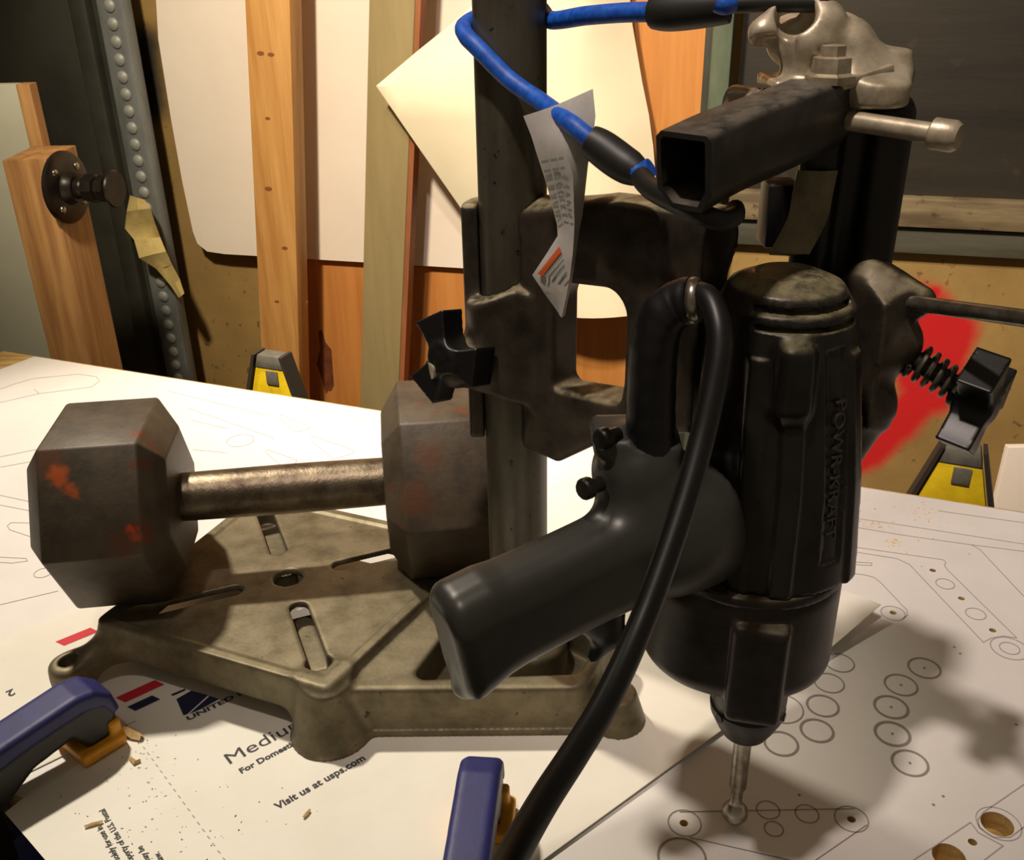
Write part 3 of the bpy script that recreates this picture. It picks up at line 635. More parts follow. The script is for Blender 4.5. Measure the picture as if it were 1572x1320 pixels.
def K(x, y, z): return CO+E1*x+N1*y+UP*z
bd = np.array([-.28, .96]); bd = bd/np.linalg.norm(bd)      # knob boss direction in (E1, N1)
def f_car(P):
    x, y, z = P.T
    d = s_cyl(P, (0, 0), .0245, .166, .289, .002)
    fr = .718*x+.696*y
    up_ = smax(smax(.004-fr, .254-.010*np.abs(-.696*x+.718*y)/.02-z, .004), z-.6, .002)
    d = smax(d, -up_, .002)
    lo_ = smax(.002-fr, z-(.196-.25*(.696*x-.718*y)), .004); d = smax(d, -lo_, .002)
    o2 = s_poly2(x, z, [(.004, .170), (.004, .284), (.03, .290), (.06, .299), (.118, .302), (.118, .214), (.078, .202), (.036, .170)])-.003
    i2 = s_poly2(x, z, [(.046, .220), (.046, .250), (.066, .2525), (.066, .2255)])-.0115; i2 = np.minimum(i2, s_poly2(x, z, [(.0385, .2115), (.0385, .232), (.0735, .238), (.0735, .2165)])-.004)
    pl = ext(o2, y, -.010, .010, .004)
    d = smin(d, pl, .005)
    d = smin(d, s_cap(P, (.0, -.004, .282), (.11, -.003, .291), .011, .012), .006)
    d = smin(d, s_cap(P, (.025, 0, .192), (.085, 0, .213), .010, .0115), .006)
    d = smin(d, s_cap(P, (bd[0]*.01, bd[1]*.01, .213), (bd[0]*.033, bd[1]*.033, .213), .014, .011), .008)
    # clamp yoke reaching round the back of the drill
    q = P-np.array([.152, 0, 0]); rr = np.hypot(q[:, 0], q[:, 1])
    ring = np.maximum(np.abs(rr-.0425)-.0045, np.abs(z-.245)-.026); ring = smax(ring, y-.006, .003)
    ring = smax(ring, x-.172, .002); d = smin(d, ring, .004)
    d = smin(d, s_cap(P, (.158, -.046, .256), (.169, -.0488, .2505), .019, .013), .01)
    d = smin(d, s_cap(P, (.165, -.046, .222), (.163, -.043, .20), .012, .006), .012)
    d = smin(d, s_cap(P, (.158, -.048, .275), (.178, -.05, .27), .009, .006), .008)
    d = smax(d, -ext(i2, y, -.05, .05), .004)
    bore = np.hypot(x, y)-.0166
    return smax(smax(d, -bore, .001), -(rr-.038), .001)
link('carriage', sdf_mesh(f_car, (-.04, -.085, .15), (.215, .055, .32), .0017, (CO, E1, N1, UP)), 'cast_dark', stand)
def knob(o, axis, spin, parent, s=1):
    x, y, d = basis(axis)
    def f(P):
        z = P[:, 2]; r = np.hypot(P[:, 0], P[:, 1]); v = s_cyl(P, (0, 0), .0095, -.009, .009, .002)
        for k in range(3):
            a = spin+k*2*math.pi/3; c, sn = math.cos(a), math.sin(a); u = P[:, 0]*c+P[:, 1]*sn; t_ = -P[:, 0]*sn+P[:, 1]*c
            hw = .0062+.006*np.clip(u/.026, 0, 1)**2
            arm = np.maximum(np.maximum(np.abs(t_)-hw, np.maximum(u-.0255, -u)), np.abs(z)-.0085); v = smin(v, arm, .004)
        v = np.minimum(v, s_cyl(P, (0, 0), .0075, -.013, 0, .001)); return v
    return link('knob', sdf_mesh(f, (-.034, -.034, -.016), (.034, .034, .012), .0012, (o, x*s, y*s, d*s)), 'black_plastic', parent)
BD = E1*bd[0]+N1*bd[1]
link('knob_bolt', lathe([(.0042, .02), (.0042, .047)], CO+UP*.2135, BD, 14), 'cast_light', stand)
knob(Vector((-0.0291,0.441,0.2191)), Vector((-.62, -.74, .22)), math.radians(60), stand, .84)
# right hand clamp: threaded bolt with spring and knob
cb = K(.1695, -.0488, .2495)
kp = Vector((0.1847,0.352,0.2335)); ca = (kp-cb).normalized(); L_ = (kp-cb).length
link('clamp_bolt', lathe([(.0042, -.004), (.0042, L_-.004)], cb, ca, 14), 'steel_dark', stand)
x, y, d = basis(ca); sp = []
for k in range(0, 96):
    tt = k/95; a_ = tt*2*math.pi*5; sp.append(cb+d*(.011+tt*(L_-.019))+(x*math.cos(a_)+y*math.sin(a_))*(.0072-.0012*tt))
link('spring', tube(sp, .0011, 6, 1, False), 'steel', stand)
knob(kp+ca*.001, Vector((.72, -.62, -.12)), math.radians(60), stand, .8)
# steel depth rod
r0, r1 = Vector((0.1539,0.372,0.2683)), Vector((0.1896,0.29,0.2862))
link('depth_rod', lathe([(.0031, 0), (.0031, (r1-r0).length)], r0, r1-r0, 18), 'steel_bright', stand)
# black slide rail behind the drill
def f_rail(P):
    x, y, z = P.T
    d = s_box(P, (-.0125, 0, .266), (.0078, .012, .078), .005); d = smin(d, s_box(P, (.0122, .001, .266), (.0078, .012, .078), .005), .002)
    return smin(d, s_box(P, (0, .003, .266), (.012, .009, .078), .004), .003)
RO = Vector((.137, .392, 0))
link('slide_rail', sdf_mesh(f_rail, (-.023, -.02, .18), (.023, .02, .36), .0014, (RO, (.95, -.31, 0), (.31, .95, 0), UP)), 'black_rail', stand)
# bare cast head with hook and lugs
def Hd(l): return [Vector(p) for p in l]
hk = [(0.0974,0.385,0.3702),(0.0937,0.382,0.3683),(0.1088,0.385,0.3642),(0.1088,0.385,0.3577),(0.1262,0.385,0.363),(0.1273,0.385,0.355),(0.1445,0.388,0.3528),(0.1165,0.382,0.3723),(0.0998,0.385,0.3741),(0.1098,0.385,0.3796),(0.145,0.388,0.3578),(0.1357,0.375,0.3492),(0.0973,0.376,0.3612)]
def f_head(P):
    v = lambda k: np.array(hk[k]); off = np.array([0, .012, 0])
    d = s_cap(P, v(2)-off*.2+np.array([.002, 0, 0]), v(3)-off*.2+np.array([.002, 0, 0]), .0105, .009)
    d = smin(d, s_cap(P, v(2)+off, v(4)+off, .0095, .011), .006)
    d = smin(d, s_cap(P, v(4), v(5), .010, .012), .006)
    d = smin(d, s_cap(P, v(5), v(6), .011, .009), .006)
    d = smin(d, s_cap(P, v(1), v(8), .0048, .004), .003)             # left claw
    d = smin(d, s_cap(P, v(1)+np.array([.001, 0, .0]), v(2), .0045, .007), .003)
    d = smin(d, s_cap(P, v(2)+np.array([.006, 0, 0]), v(7), .008, .0055), .005)   # right claw
    d = smin(d, s_cap(P, v(7), v(9), .0055, .005), .004)
    fl = s_box(P, v(3)+np.array([.003, 0, -.007]), (.0145, .014, .002), .001); d = smin(d, fl, .004)   # flat flange
    lug = s_cyl(P, v(11)[:2], .012, v(11)[2]-.006, v(11)[2]+.003, .002); d = smin(d, lug, .01)
    d = smin(d, s_cyl(P, v(10)[:2], .0068, v(10)[2]-.004, v(10)[2]+.0035, .0015), .002)
    d = smax(d, -s_cyl(P, v(12)[:2], .0075, v(12)[2]-.007, v(12)[2]+.0065, .003), .002)
    return smax(d, -s_sph(P, np.array(hk[9])+np.array([-.005, -.004, -.0065]), .0072), .002)
link('cast_head', sdf_mesh(f_head, (.075, .34, .32), (.165, .42, .395), .0013), 'cast_light', stand)
# pivot pin, lever, nuts
pa, pb = Vector((0.0904,0.402,0.3409)), Vector((0.152,0.345,0.3372))
link('pivot_pin', lathe([(.0036, .004), (.0036, (pb-pa).length)], pa, pb-pa, 16), 'cast_light', stand)
link('pin_nut', lathe([(.0, -.002), (.0065, -.002), (.007, 0), (.007, .009), (.0062, .01), (.0072, .012), (.006, .0135), (.0072, .015), (.006, .0165), (.0072, .018), (.006, .0195), (.004, .02)], pa, pb-pa, 16), 'cast_light', stand)
link('pin_head', lathe([(.004, -.006), (.0055, -.005), (.0055, .002), (.0042, .004), (.0, .0045)], pb, pb-pa, 16), 'cast_light', stand)
lv = [Vector((.0565, .316, .3325)), Vector((.073, .333, .3355)), Vector((.095, .353, .3385)), Vector((.119, .378, .3415))]
path = spline(lv, 6); vs_, fs = [], []
hw, hh, th = .0105, .0125, .0018
sec_o = [(-hw, hh-.002), (-hw+.002, hh), (hw-.002, hh), (hw, hh-.002), (hw, -hh+.006), (hw-.004, -hh), (-hw+.006, -hh), (-hw, -hh+.006)]
sec_i = [(-hw+th, hh-th-.001), (-hw+th+.001, hh-th), (hw-.003, hh-th), (hw-.0025, hh-th-.001), (hw-.0025, -hh+.007), (hw-.0055, -hh+th), (-hw+.006, -hh+th), (-hw+th, -hh+.0065)]
for i, p_ in enumerate(path):
    d = (path[min(i+1, len(path)-1)]-path[max(i-1, 0)]).normalized(); X = d.cross(UP).normalized(); Y = X.cross(d)
    for sx, sy in sec_o+sec_i: vs_.append(p_+X*sx+Y*sy)
for i in range(len(path)-1):
    for k in range(8):
        a_, b_ = i*16+k, i*16+(k+1) % 8; fs.append((a_, b_, b_+16, a_+16)); fs.append((a_+8, a_+24, b_+24, b_+8))
for k in range(8):
    k2 = (k+1) % 8; fs.append((k, k+8, k2+8, k2)); e = (len(path)-1)*16; fs.append((e+k, e+k2, e+k2+8, e+k+8))
link('feed_lever', mesh(vs_, fs, True, 62), 'lever', stand)
bp = Vector((0.1161,0.368,0.3498))+UP*.006
link('lever_bolt', lathe([(.0, -.012), (.0048, -.012), (.0048, -.004), (.009, -.0035), (.009, -.001), (.0072, 0), (.0068, .005), (.0045, .0055), (.0045, .009), (0, .0095)], bp, UP, 6, False), 'cast_light', stand)
wa, wb = Vector((0.1164,0.372,0.3498))+UP*.006, Vector((0.1321,0.38,0.3526))+UP*.006
link('washer_plate', frame_box((wa+wb)/2-UP*.004, (wb-wa).normalized(), (wb-wa).normalized().cross(UP).normalized()*-1, UP, (-.015, -.009, -.002), (.015, .009, .002), .001), 'cast_light', stand)
# link strap from the lever down to the drill's back plate and a dark stop block
sp_ = Hd([(0.1193,0.385,0.3175),(0.1178,0.383,0.3084),(0.116,0.38,0.2989),(0.1088,0.374,0.2871)])
rows = [[q+Vector((-.006, .001, 0)), q+Vector((.002, -.001, 0)), q+Vector((.0075, .001, 0))] for q in spline(sp_, 4)]
link('link_strap', ribbon(rows, .004), 'cast', stand)
q = Vector((0.111,0.4,0.2965))
link('stop_block', box((q.x-.006, q.y-.008, q.z-.012), (q.x+.007, q.y+.008, q.z+.014), .0015), 'black_rail', stand)

# ================================================================== DRILL
DO = Vector((.108, .351, .0004))
drill = thing('electric_drill', 'old dark electric drill clamped upright in the stand, chuck down', 'drill', DO)
RP = np.array([(.160, .0368), (.168, .0362), (.18, .0352), (.21, .0325), (.24, .0300), (.262, .0278), (.276, .0256), (.284, .021), (.288, .012), (.2885, 0)])
def f_motor(P):
    x, y, z = P.T; x = x+.055*np.maximum(z-.21, 0); r = np.hypot(x, y); az = np.degrees(np.arctan2(y, x))
    d = (r-np.interp(z, RP[:, 0], RP[:, 1]))*.85
    d = np.maximum(d, np.maximum(.1655-z, z-.2885))
    def azd(a): return (np.abs((az-a+180) % 360-180))*np.pi/180*r
    # lettered channel and side ribs
    ch = np.maximum(azd(-62)-.0048, np.maximum(.176-z, z-.282)); d = smax(d, -smax(ch, .0315-(.24-z)*.07-.0007-r+.0, .0002), .0006) if False else d
    g_ = np.maximum(azd(-62)-.0046, np.maximum(.178-z, z-.266)); shell = np.interp(z, RP[:, 0], RP[:, 1])-.0011
    d = smax(d, -np.maximum(g_, shell-r), .0006)
    for a in (-96, -122, -40, 172):
        rib = np.maximum(azd(a)-.0035, np.maximum(.166-z, z-.262)); d = smin(d, np.maximum(rib, r-np.interp(z, RP[:, 0], RP[:, 1])-.0014), .003)
    for zz in (.2735, .2795):                                       # vent slits round the shoulder
        vent = np.maximum(np.abs(z-zz)-.0011, np.interp(z, RP[:, 0], RP[:, 1])-.004-r); vent = np.maximum(vent, azd(-80)-.022)
        d = smax(d, -vent, .0005)
    shoulder = s_box(P, (-.006, -.0285, .256), (.006, .005, .014), .004); d = smin(d, shoulder, .006)
    return d
link('motor_housing', sdf_mesh(f_motor, (-.045, -.045, .163), (.045, .045, .291), .0013, ((DO.x, DO.y, 0), (1, 0, 0), (0, 1, 0), UP)), 'drill', drill)
def f_gear(P):
    x, y, z = P.T
    d = s_cyl(P, (-.002, .0), .0345, .106, .1645, .011); d = smin(d, s_cyl(P, (-.014, .003), .0375, .107, .1645, .012), .006)
    a = math.radians(-104); c, s = math.cos(a), math.sin(a)
    u = (x*c+y*s)-.030; v = -x*s+y*c
    bx_ = np.abs(np.stack([u, v, z-.128], 1))-np.array([.0125, .0115, .025])+.0035
    boss = np.linalg.norm(np.maximum(bx_, 0), axis=1)+np.minimum(bx_.max(1), 0)-.0035; d = smin(d, boss, .0015)
    d = smin(d, s_cyl(P, (0, 0), .0175, .098, .12, .002), .006)
    lip = s_cyl(P, (-.006, .001), .0395, .1605, .1655, .001); d = smin(d, lip, .001)
    return np.maximum(d, .0985-z)
link('gearbox', sdf_mesh(f_gear, (-.056, -.05, .086), (.045, .045, .168), .0014, ((DO.x, DO.y, 0), (1, 0, 0), (0, 1, 0), UP)), 'gear', drill)
ck = link('chuck', lathe([(.012, .100), (.0168, .099), (.0175, .097), (.0175, .084), (.0168, .083), (.0168, .0805), (.0175, .0795), (.0170, .075), (.0135, .067), (.0108, .062), (.0062, .060), (0, .060)], (DO.x, DO.y, 0), UP, 40), 'black_rail', drill)
for k in range(3):
    a = math.radians(-150+120*k); pp = Vector((DO.x+.0171*math.cos(a), DO.y+.0171*math.sin(a), .0775))
    link('key_hole', lathe([(.0022, -.001), (.0022, .0006)], pp, (math.cos(a), math.sin(a), 0), 10, False), 'rubber', ck)
link('bit', lathe([(.0042, .062), (.0042, .0255), (.003, .0235), (.0029, .0150), (.0038, .0135), (.0062, .010), (.0066, .0065), (.0048, .0032), (.0012, .0006), (0, .0004)], (DO.x, DO.y, 0), UP, 20), 'steel_bright', drill)
# pistol grip
HA, HB = np.array([.0640, .3285, .1890]), np.array([-.0255, .2832, .1725])
hd = (HB-HA)/np.linalg.norm(HB-HA); hx = np.cross(hd, (0, 0, 1)); hx /= np.linalg.norm(hx); hz = np.cross(hx, hd); HL = np.linalg.norm(HB-HA)
def f_grip(P):
    q = P-HA; t = q@hd; u = q@hx; v = q@hz
    tt = np.clip(t/HL, 0, 1); hh_ = .0222+.0025*np.clip((tt-.75)/.25, 0, 1)-.0015*np.sin(math.pi*tt); ww = .0155-.001*np.sin(math.pi*tt)
    vc = v+.0035*np.clip((tt-.82)/.18, 0, 1)
    r = .0128; qa = np.abs(u)-ww+r; qb = np.abs(vc)-hh_+r; d2 = np.hypot(np.maximum(qa, 0), np.maximum(qb, 0))+np.minimum(np.maximum(qa, qb), 0)-r
    q1 = np.abs(t-HL/2+.02)-(HL/2+.02)+.007; d = np.minimum(np.maximum(d2+.007, q1), 0)+np.hypot(np.maximum(d2+.007, 0), np.maximum(q1, 0))-.007
    toe = s_cap(P, HB-hd*.008-hz*.017, HB-hd*.002-hz*.0245, .006, .0035); d = smin(d, toe, .006)
    d = smin(d, s_cap(P, (.064, .332, .188), (.049, .331, .2155), .0225, .0185), .012)     # hump that carries the cord
    d = smin(d, s_cap(P, (.092, .345, .178), (.066, .331, .188), .018, .021), .01)
    d = smin(d, s_box(P, (.047, .3335, .229), (.0165, .013, .0042), .003), .004)
    d = smax(d, -s_cyl(P, (.0535, .3275), .0102, .2305, .26), .001)
    q_ = P-np.array([DO.x, DO.y, 0]); return smax(d, -(np.hypot(q_[:, 0], q_[:, 1])-.034), .001)
link('pistol_grip', sdf_mesh(f_grip, (-.04, .265, .135), (.1, .37, .24), .0014), 'grip', drill)
tr = Vector(HA)+Vector(hd)*.041-Vector(hz)*.0245
def f_trig(P):
    d = s_cap(P, (-.004, 0, .004), (.004, 0, -.010), .0062, .0056); d = smin(d, s_cap(P, (.004, 0, -.010), (-.003, 0, -.017), .0056, .003), .003)
    d = smin(d, s_cap(P, (.008, 0, .004), (.007, 0, -.008), .006, .005), .004)
    return smax(d, -s_cap(P, (-.0125, -.02, -.007), (-.0125, .02, -.007), .0075), .001)
link('trigger', sdf_mesh(f_trig, (-.02, -.012, -.024), (.02, .012, .016), .0011, (tr, -Vector(hd), Vector(hx), Vector(hz))), 'black_plastic', drill)
for pt in (Vector((0.0349,0.322,0.2345)), Vector((0.0283,0.314,0.2181))):
    link('screw', lathe([(.003, -.006), (.003, 0), (.0042, 0), (.0042, .003), (.0035, .0038), (0, .004)], pt, (-.75, -.62, .1), 12), 'steel_dark', drill)
# cord boot and cord
bt = [(0.0529,0.3275,0.2221),(0.0519,0.327,0.2376),(0.0513,0.3265,0.2538),(0.0514,0.326,0.2693),(0.0537,0.326,0.2797),(0.0592,0.325,0.2852),(0.064,0.322,0.2876)]
link('cord_boot', tube(bt, lambda t_: .0094-.0001*math.sin(t_*60)-.0012*t_, 18, 8), 'rubber', drill)
link('cord_tie', lathe([(.0075, -.002), (.0082, -.001), (.0082, .001), (.0075, .002)], (0.064,0.322,0.2874), (.8, -.3, .1), 18), 'steel_bright', drill)
cd = [(0.0607,0.3235,0.2857),(0.0648,0.32,0.2902),(0.0677,0.314,0.2898),(0.0694,0.306,0.2839),(0.0691,0.3,0.2759),(0.0666,0.294,0.2656),(0.0626,0.286,0.2528),(0.0574,0.276,0.2402),(0.0518,0.266,0.2291),(0.0453,0.255,0.218),(0.0393,0.245,0.2093),(0.032,0.232,0.2024),(0.024,0.218,0.1975),(0.0155,0.204,0.1951),(0.0072,0.19,0.1941),(0.0004,0.176,0.1945),(-0.0053,0.16,0.1979),(-0.0137,0.13,0.2085)]
link('power_cord', tube(cd, .0043, 16, 8), 'rubber', drill)
# raised lettering down the channel
a = math.radians(-62); nr = Vector((math.cos(a), math.sin(a), -.0)); tilt = -.075
dn = Vector((nr.x*.075, nr.y*.075, -1)).normalized(); side = nr.cross(dn).normalized()
zt = .247; rt = .0291
link('lettering', text_mesh('POWR-KRAFT', .0072, Vector((DO.x, DO.y, zt))+nr*(rt-.0002)-side*.0026, dn, side, .0004, 0, .058), 'lettering', drill)

# ================================================================== BUNGEE, WARNING TAG
bun = thing('bungee_cord', 'blue bungee cord with black hooks wrapped round the steel column', 'bungee cord', Vector((-0.0171,0.46,0.3614)))
bl_ = [(0.0612,0.405,0.3744),(0.0478,0.418,0.3736),(0.0335,0.432,0.3718),(0.0203,0.459,0.3685)]+[Vector((.0023+.0202*math.cos(math.radians(q_)), .4595+.0202*math.sin(math.radians(q_)), zz)) for q_, zz in ((50, .3722), (90, .3712), (130, .3692), (170, .3665), (200, .3635), (225, .3595))]+[(0.0017,0.4365,0.3471),(0.0145,0.424,0.3397),(0.0235,0.402,0.3357),(0.0272,0.395,0.3338),(0.0341,0.39,0.3288)]
link('elastic', tube(bl_, .0038, 14, 8), 'blue', bun)
h1 = [(0.0319,0.392,0.3298),(0.0366,0.39,0.3271),(0.0445,0.384,0.3221),(0.0513,0.377,0.319)]
link('hook_socket', tube(h1, lambda t_: .0058+.0014*math.sin(min(1, t_*1.2)*math.pi*.8)-.002*max(0, t_-.8)/.2, 16, 6), 'hookplastic', bun)
link('hook_wire', tube([(0.0507,0.372,0.3191),(0.0528,0.36,0.3174),(0.0593,0.34,0.3168),(0.0651,0.328,0.316),(0.0723,0.327,0.3139),(0.0776,0.331,0.3142),(0.0785,0.336,0.316)], lambda t_: .0042-.001*t_, 12, 8), 'hookplastic', bun)
link('cord_end', tube([(0.0477,0.378,0.3203),(0.0511,0.3755,0.3203),(0.0545,0.374,0.3225)], .0036, 12, 5), 'blue', bun)
h2 = [(0.0579,0.408,0.3741),(0.0634,0.403,0.3745),(0.0744,0.396,0.3761),(0.0832,0.392,0.3771)]
link('hook_socket', tube(h2, lambda t_: .0062+.001*math.sin(t_*3), 16, 6), 'hookplastic', bun)
link('hook_wire', tube([(0.082,0.392,0.3775),(0.0942,0.388,0.378),(0.1062,0.384,0.378),(0.1134,0.382,0.3784),(0.1151,0.382,0.383)], .0034, 12, 8), 'hookplastic', bun)
link('cord_end', tube([(0.0772,0.3865,0.3783),(0.0801,0.386,0.3774),(0.0828,0.388,0.3777)], .0034, 12, 5), 'blue', bun)
TG = [[(0.0072,0.414,0.3356),(0.0212,0.407,0.341),(0.034,0.4,0.3474)], [(0.0103,0.412,0.3282),(0.0219,0.4,0.3331),(0.0349,0.396,0.3379)], [(0.0129,0.411,0.3199),(0.0233,0.397,0.3245),(0.0342,0.398,0.3292)], [(0.016,0.41,0.3105),(0.0265,0.397,0.3152),(0.0326,0.401,0.3184)],
      [(0.0185,0.409,0.3015),(0.0269,0.397,0.3058),(0.0317,0.402,0.3082)], [(0.0209,0.408,0.292),(0.0273,0.397,0.2956),(0.0307,0.403,0.2972)], [(0.0212,0.408,0.2872),(0.0272,0.398,0.2899),(0.0295,0.404,0.2901)], [(0.016,0.409,0.2785),(0.0268,0.399,0.2813),(0.0285,0.405,0.2814)],
      [(0.0103,0.41,0.2696),(0.0258,0.4,0.2719),(0.0276,0.406,0.2723)], [(0.0159,0.409,0.2609),(0.0243,0.401,0.2623),(0.0257,0.406,0.2623)], [(0.0213,0.407,0.2537),(0.0225,0.402,0.2528),(0.0238,0.405,0.2526)]]
tg = thing('warning_tag', 'creased white paper warning tag hanging on the blue bungee cord', 'tag', TG[0][0])
rows = []
for r in TG:
    a_, b_, c_ = map(Vector, r); rows.append([a_, a_.lerp(b_, .5)-Vector((0, .001, 0)), b_, b_.lerp(c_, .5), c_])
link('paper', ribbon(rows, .0003), 'tag', tg)
def tagq(i, j, u0, u1, v0, v1, off=.0017):           # patch of print on the left face between rows i and j
    A_, B_, C_, D_ = Vector(TG[i][0]), Vector(TG[i][1]), Vector(TG[j][1]), Vector(TG[j][0])
    f_ = lambda u, v: A_.lerp(B_, u).lerp(D_.lerp(C_, u), v)+Vector((-.0006, -off, 0))
    return [f_(u0, v0), f_(u1, v0), f_(u1, v1), f_(u0, v1)]
qs = []
for k in range(7):
    for (a_, b_) in ((.12, .4), (.46, .72), (.78, .95)): qs.append(tagq(2, 5, a_, b_, .06+k*.13, .10+k*.13))
link('printed_lines', mesh([p_ for q_ in qs for p_ in q_], [tuple(range(4*k, 4*k+4)) for k in range(len(qs))]), 'grey_ink', tg)
def panel(pts): return tagq(6, 8, 0, 1, 0, 1) and [tp_(u, v) for u, v in pts]
def tp_(u, v):
    A_, B_, C_, D_ = Vector(TG[6][0]), Vector(TG[6][1]), Vector(TG[8][1]), Vector(TG[8][0])
    return A_.lerp(B_, u).lerp(D_.lerp(C_, u), v)+Vector((-.0008, -.0016, 0))
link('orange_bar', mesh(panel([(.14, .93), (.30, 1.0), (.62, .36), (.42, .24)]), [(0, 1, 2, 3)]), 'orange_ink', tg)['label'] = 'orange warning bar'
GL = [panel([(.36+.15*k, 1.0), (.43+.15*k, 1.0), (.71+.085*k, .46+.14*k), (.66+.085*k, .42+.14*k)]) for k in range(4)]
link('printed_lines', mesh([p_ for q_ in GL for p_ in q_], [tuple(range(4*k, 4*k+4)) for k in range(len(GL))]), 'grey_ink', tg)

# ================================================================== DUMBBELL
DZ = .0382+ZC; AF = .110; AX = Vector((.9926, .12, 0)).normalized(); AN = Vector((-AX.y, AX.x, 0)); DC = Vector((-.1372, .5345, DZ+AF/2))
db = thing('hex_dumbbell', 'rusty cast iron hex dumbbell lying across the slotted stand base', 'dumbbell', Vector((DC.x, DC.y, DZ)))
def head(sgn):
    R = AF/math.sqrt(3); prof = [(.70, .0390), (1, .0272), (1, -.0272), (.70, -.0390)]
    c0 = DC+AX*(.1015*sgn-.006); bm = bmesh.new(); rings = []
    for s, t_ in prof:
        rings.append([bm.verts.new(c0+AX*t_+(AN*math.cos(math.radians(60*k))+UP*math.sin(math.radians(60*k)))*R*s) for k in range(6)])
    for a_, b_ in zip(rings, rings[1:]):
        for k in range(6): bm.faces.new((a_[k], a_[(k+1) % 6], b_[(k+1) % 6], b_[k]))
    bm.faces.new(rings[0]); bm.faces.new(rings[-1])
    bmesh.ops.recalc_face_normals(bm, faces=bm.faces)
    bmesh.ops.bevel(bm, geom=list(bm.edges), offset=.0013, segments=2, profile=.5, affect='EDGES')
    return bmesh_to(bm, True, 50)
hl = link('head', head(-1), 'dumb', db); hr = link('head', head(1), 'dumb', db)
def upface(t_, w0):                                  # a point on the upper front face: t_ along the handle, w0 down the face
    n_ = UP*math.sin(math.radians(30))-AN*math.cos(math.radians(30)); return DC+n_*(AF/2)+AX*t_+AX.cross(n_)*w0-Vector(db['_o'])
def blots(m, items, ns=110, amp=.008):
    t = m.node_tree; L = t.links.new; b = t.nodes['Principled BSDF']; tc = t.nodes['Texture Coordinate']
    nz = nd(t, 'ShaderNodeTexNoise'); nz.inputs['Scale'].default_value = ns; nz.inputs['Detail'].default_value = 5; L(tc.outputs['Object'], nz.inputs['Vector'])
    ad = nd(t, 'ShaderNodeVectorMath', operation='MULTIPLY_ADD'); ad.inputs[1].default_value = (amp*2,)*3; L(nz.outputs['Color'], ad.inputs[0]); L(tc.outputs['Object'], ad.inputs[2])
    out = b.inputs['Base Color'].links[0].from_socket
    for c, r0, r1, col in items:
        ds = nd(t, 'ShaderNodeVectorMath', operation='DISTANCE'); L(ad.outputs[0], ds.inputs[0]); ds.inputs[1].default_value = Vector(c)+Vector((amp,)*3)
        r = nd(t, 'ShaderNodeMapRange', interpolation_type='SMOOTHSTEP'); L(ds.outputs['Value'], r.inputs['Value']); r.inputs['From Min'].default_value = r1; r.inputs['From Max'].default_value = r0
        x = nd(t, 'ShaderNodeMix', data_type='RGBA'); L(r.outputs[0], x.inputs[0]); L(out, x.inputs[6]); x.inputs[7].default_value = col; out = x.outputs[2]
    L(out, b.inputs['Base Color'])
rusty = sl(176, 82, 30); brown = sl(92, 60, 38)
blots(M['dumb'], [(upface(-.1275, -.024), .004, .013, brown), (upface(-.1225, -.017), .003, .009, rusty), (upface(-.118, -.008), .001, .005, rusty), (upface(-.0855, .019), .002, .006, sl(196, 66, 26)),
                  (upface(-.092, .026), .002, .012, brown), (upface(.085, -.012), .003, .014, brown), (upface(.075, .012), .003, .016, brown)])
random.seed(7)
link('handle', lathe([(.0150, -.072), (.0152, -.06), (.0156, -.02), (.0157, 0), (.0156, .02), (.0152, .055), (.0150, .062)], DC, AX, 36), 'knurl', db)

# ================================================================== CLAMPS ON THE NEAR EDGE
def clamp(label, pad, outdir, R, armw, bar_len):
    d = Vector(outdir).normalized(); s = Vector((-d.y, d.x, 0)); o = Vector(pad)
    t = thing('bar_clamp', label, 'clamp', o, 'bar clamps on the near table edge')
    F = lambda a_, b_, c_: o+d*a_+s*b_+UP*c_
    def f_arm(P):
        x, y, z = P.T; z = np.where(z > 0, z/.88, z)
        dd = s_poly2(x, z, [(-.0145, .024), (-.012, .037), (-.004, .045), (.006, .047), (R*.6, .044), (R+.012, .040), (R+.022, .025), (R+.024, -.07), (R+.0155, -.07), (R+.0155, .01), (R+.007, .027), (R*.6, .033), (.004, .0355), (-.006, .032), (-.010, .022)])-.001
        return ext(dd, y, -armw, armw, .004)
    link('jaw_arm', sdf_mesh(f_arm, (-.02, -armw-.002, -.075), (R+.03, armw+.002, .052), .0014, (o, d, s, UP)), 'clampblue', t)
    def f_rib(P):
        x, y, z = P.T; z = np.where(z > 0, z/.88, z)
        dd = s_poly2(x, z, [(-.009, .008), (-.0125, .030), (.0, .037), (R*.6, .034), (R+.008, .028), (R+.016, .01), (R+.016, -.07), (R+.002, -.07), (R+.0015, .002), (R*.65, .018), (.013, .0225), (.007, .012), (.005, .008)])-.001
        return ext(dd, y, -armw*.94, armw*.94, .002)
    link('jaw_rib', sdf_mesh(f_rib, (-.016, -armw, -.075), (R+.012, armw, .034), .0014, (o, d, s, UP)), 'black_plastic', t)
    def f_pad(P):
        x, y, z = P.T
        v = s_box(P, (0, 0, .0042), (.013, .016, .0036), .002)
        v = smin(v, s_box(P, (-.0095, 0, .0095), (.0035, .013, .007), .002), .002)
        return smin(v, s_box(P, (.0065, -.0105, .0085), (.007, .004, .0065), .002), .002)
    link('pad', sdf_mesh(f_pad, (-.02, -.02, -.001), (.02, .02, .02), .0011, (o, d, s, UP)), 'clampyellow', t)
    link('bar', frame_box(o, d, s, UP, (R+.011, -.003, -bar_len), (R+.021, .003, -.02), .0008), 'steel_dark', t)
    link('handle', frame_box(o, d, s, UP, (R+.002, -.012, -.16), (R+.036, .012, -.085), .006), 'black_plastic', t)
    link('lower_jaw', frame_box(o, d, s, UP, (R-.045, -.010, -.06), (R+.014, .010, -.0205), .004), 'clampblue', t)
    return t
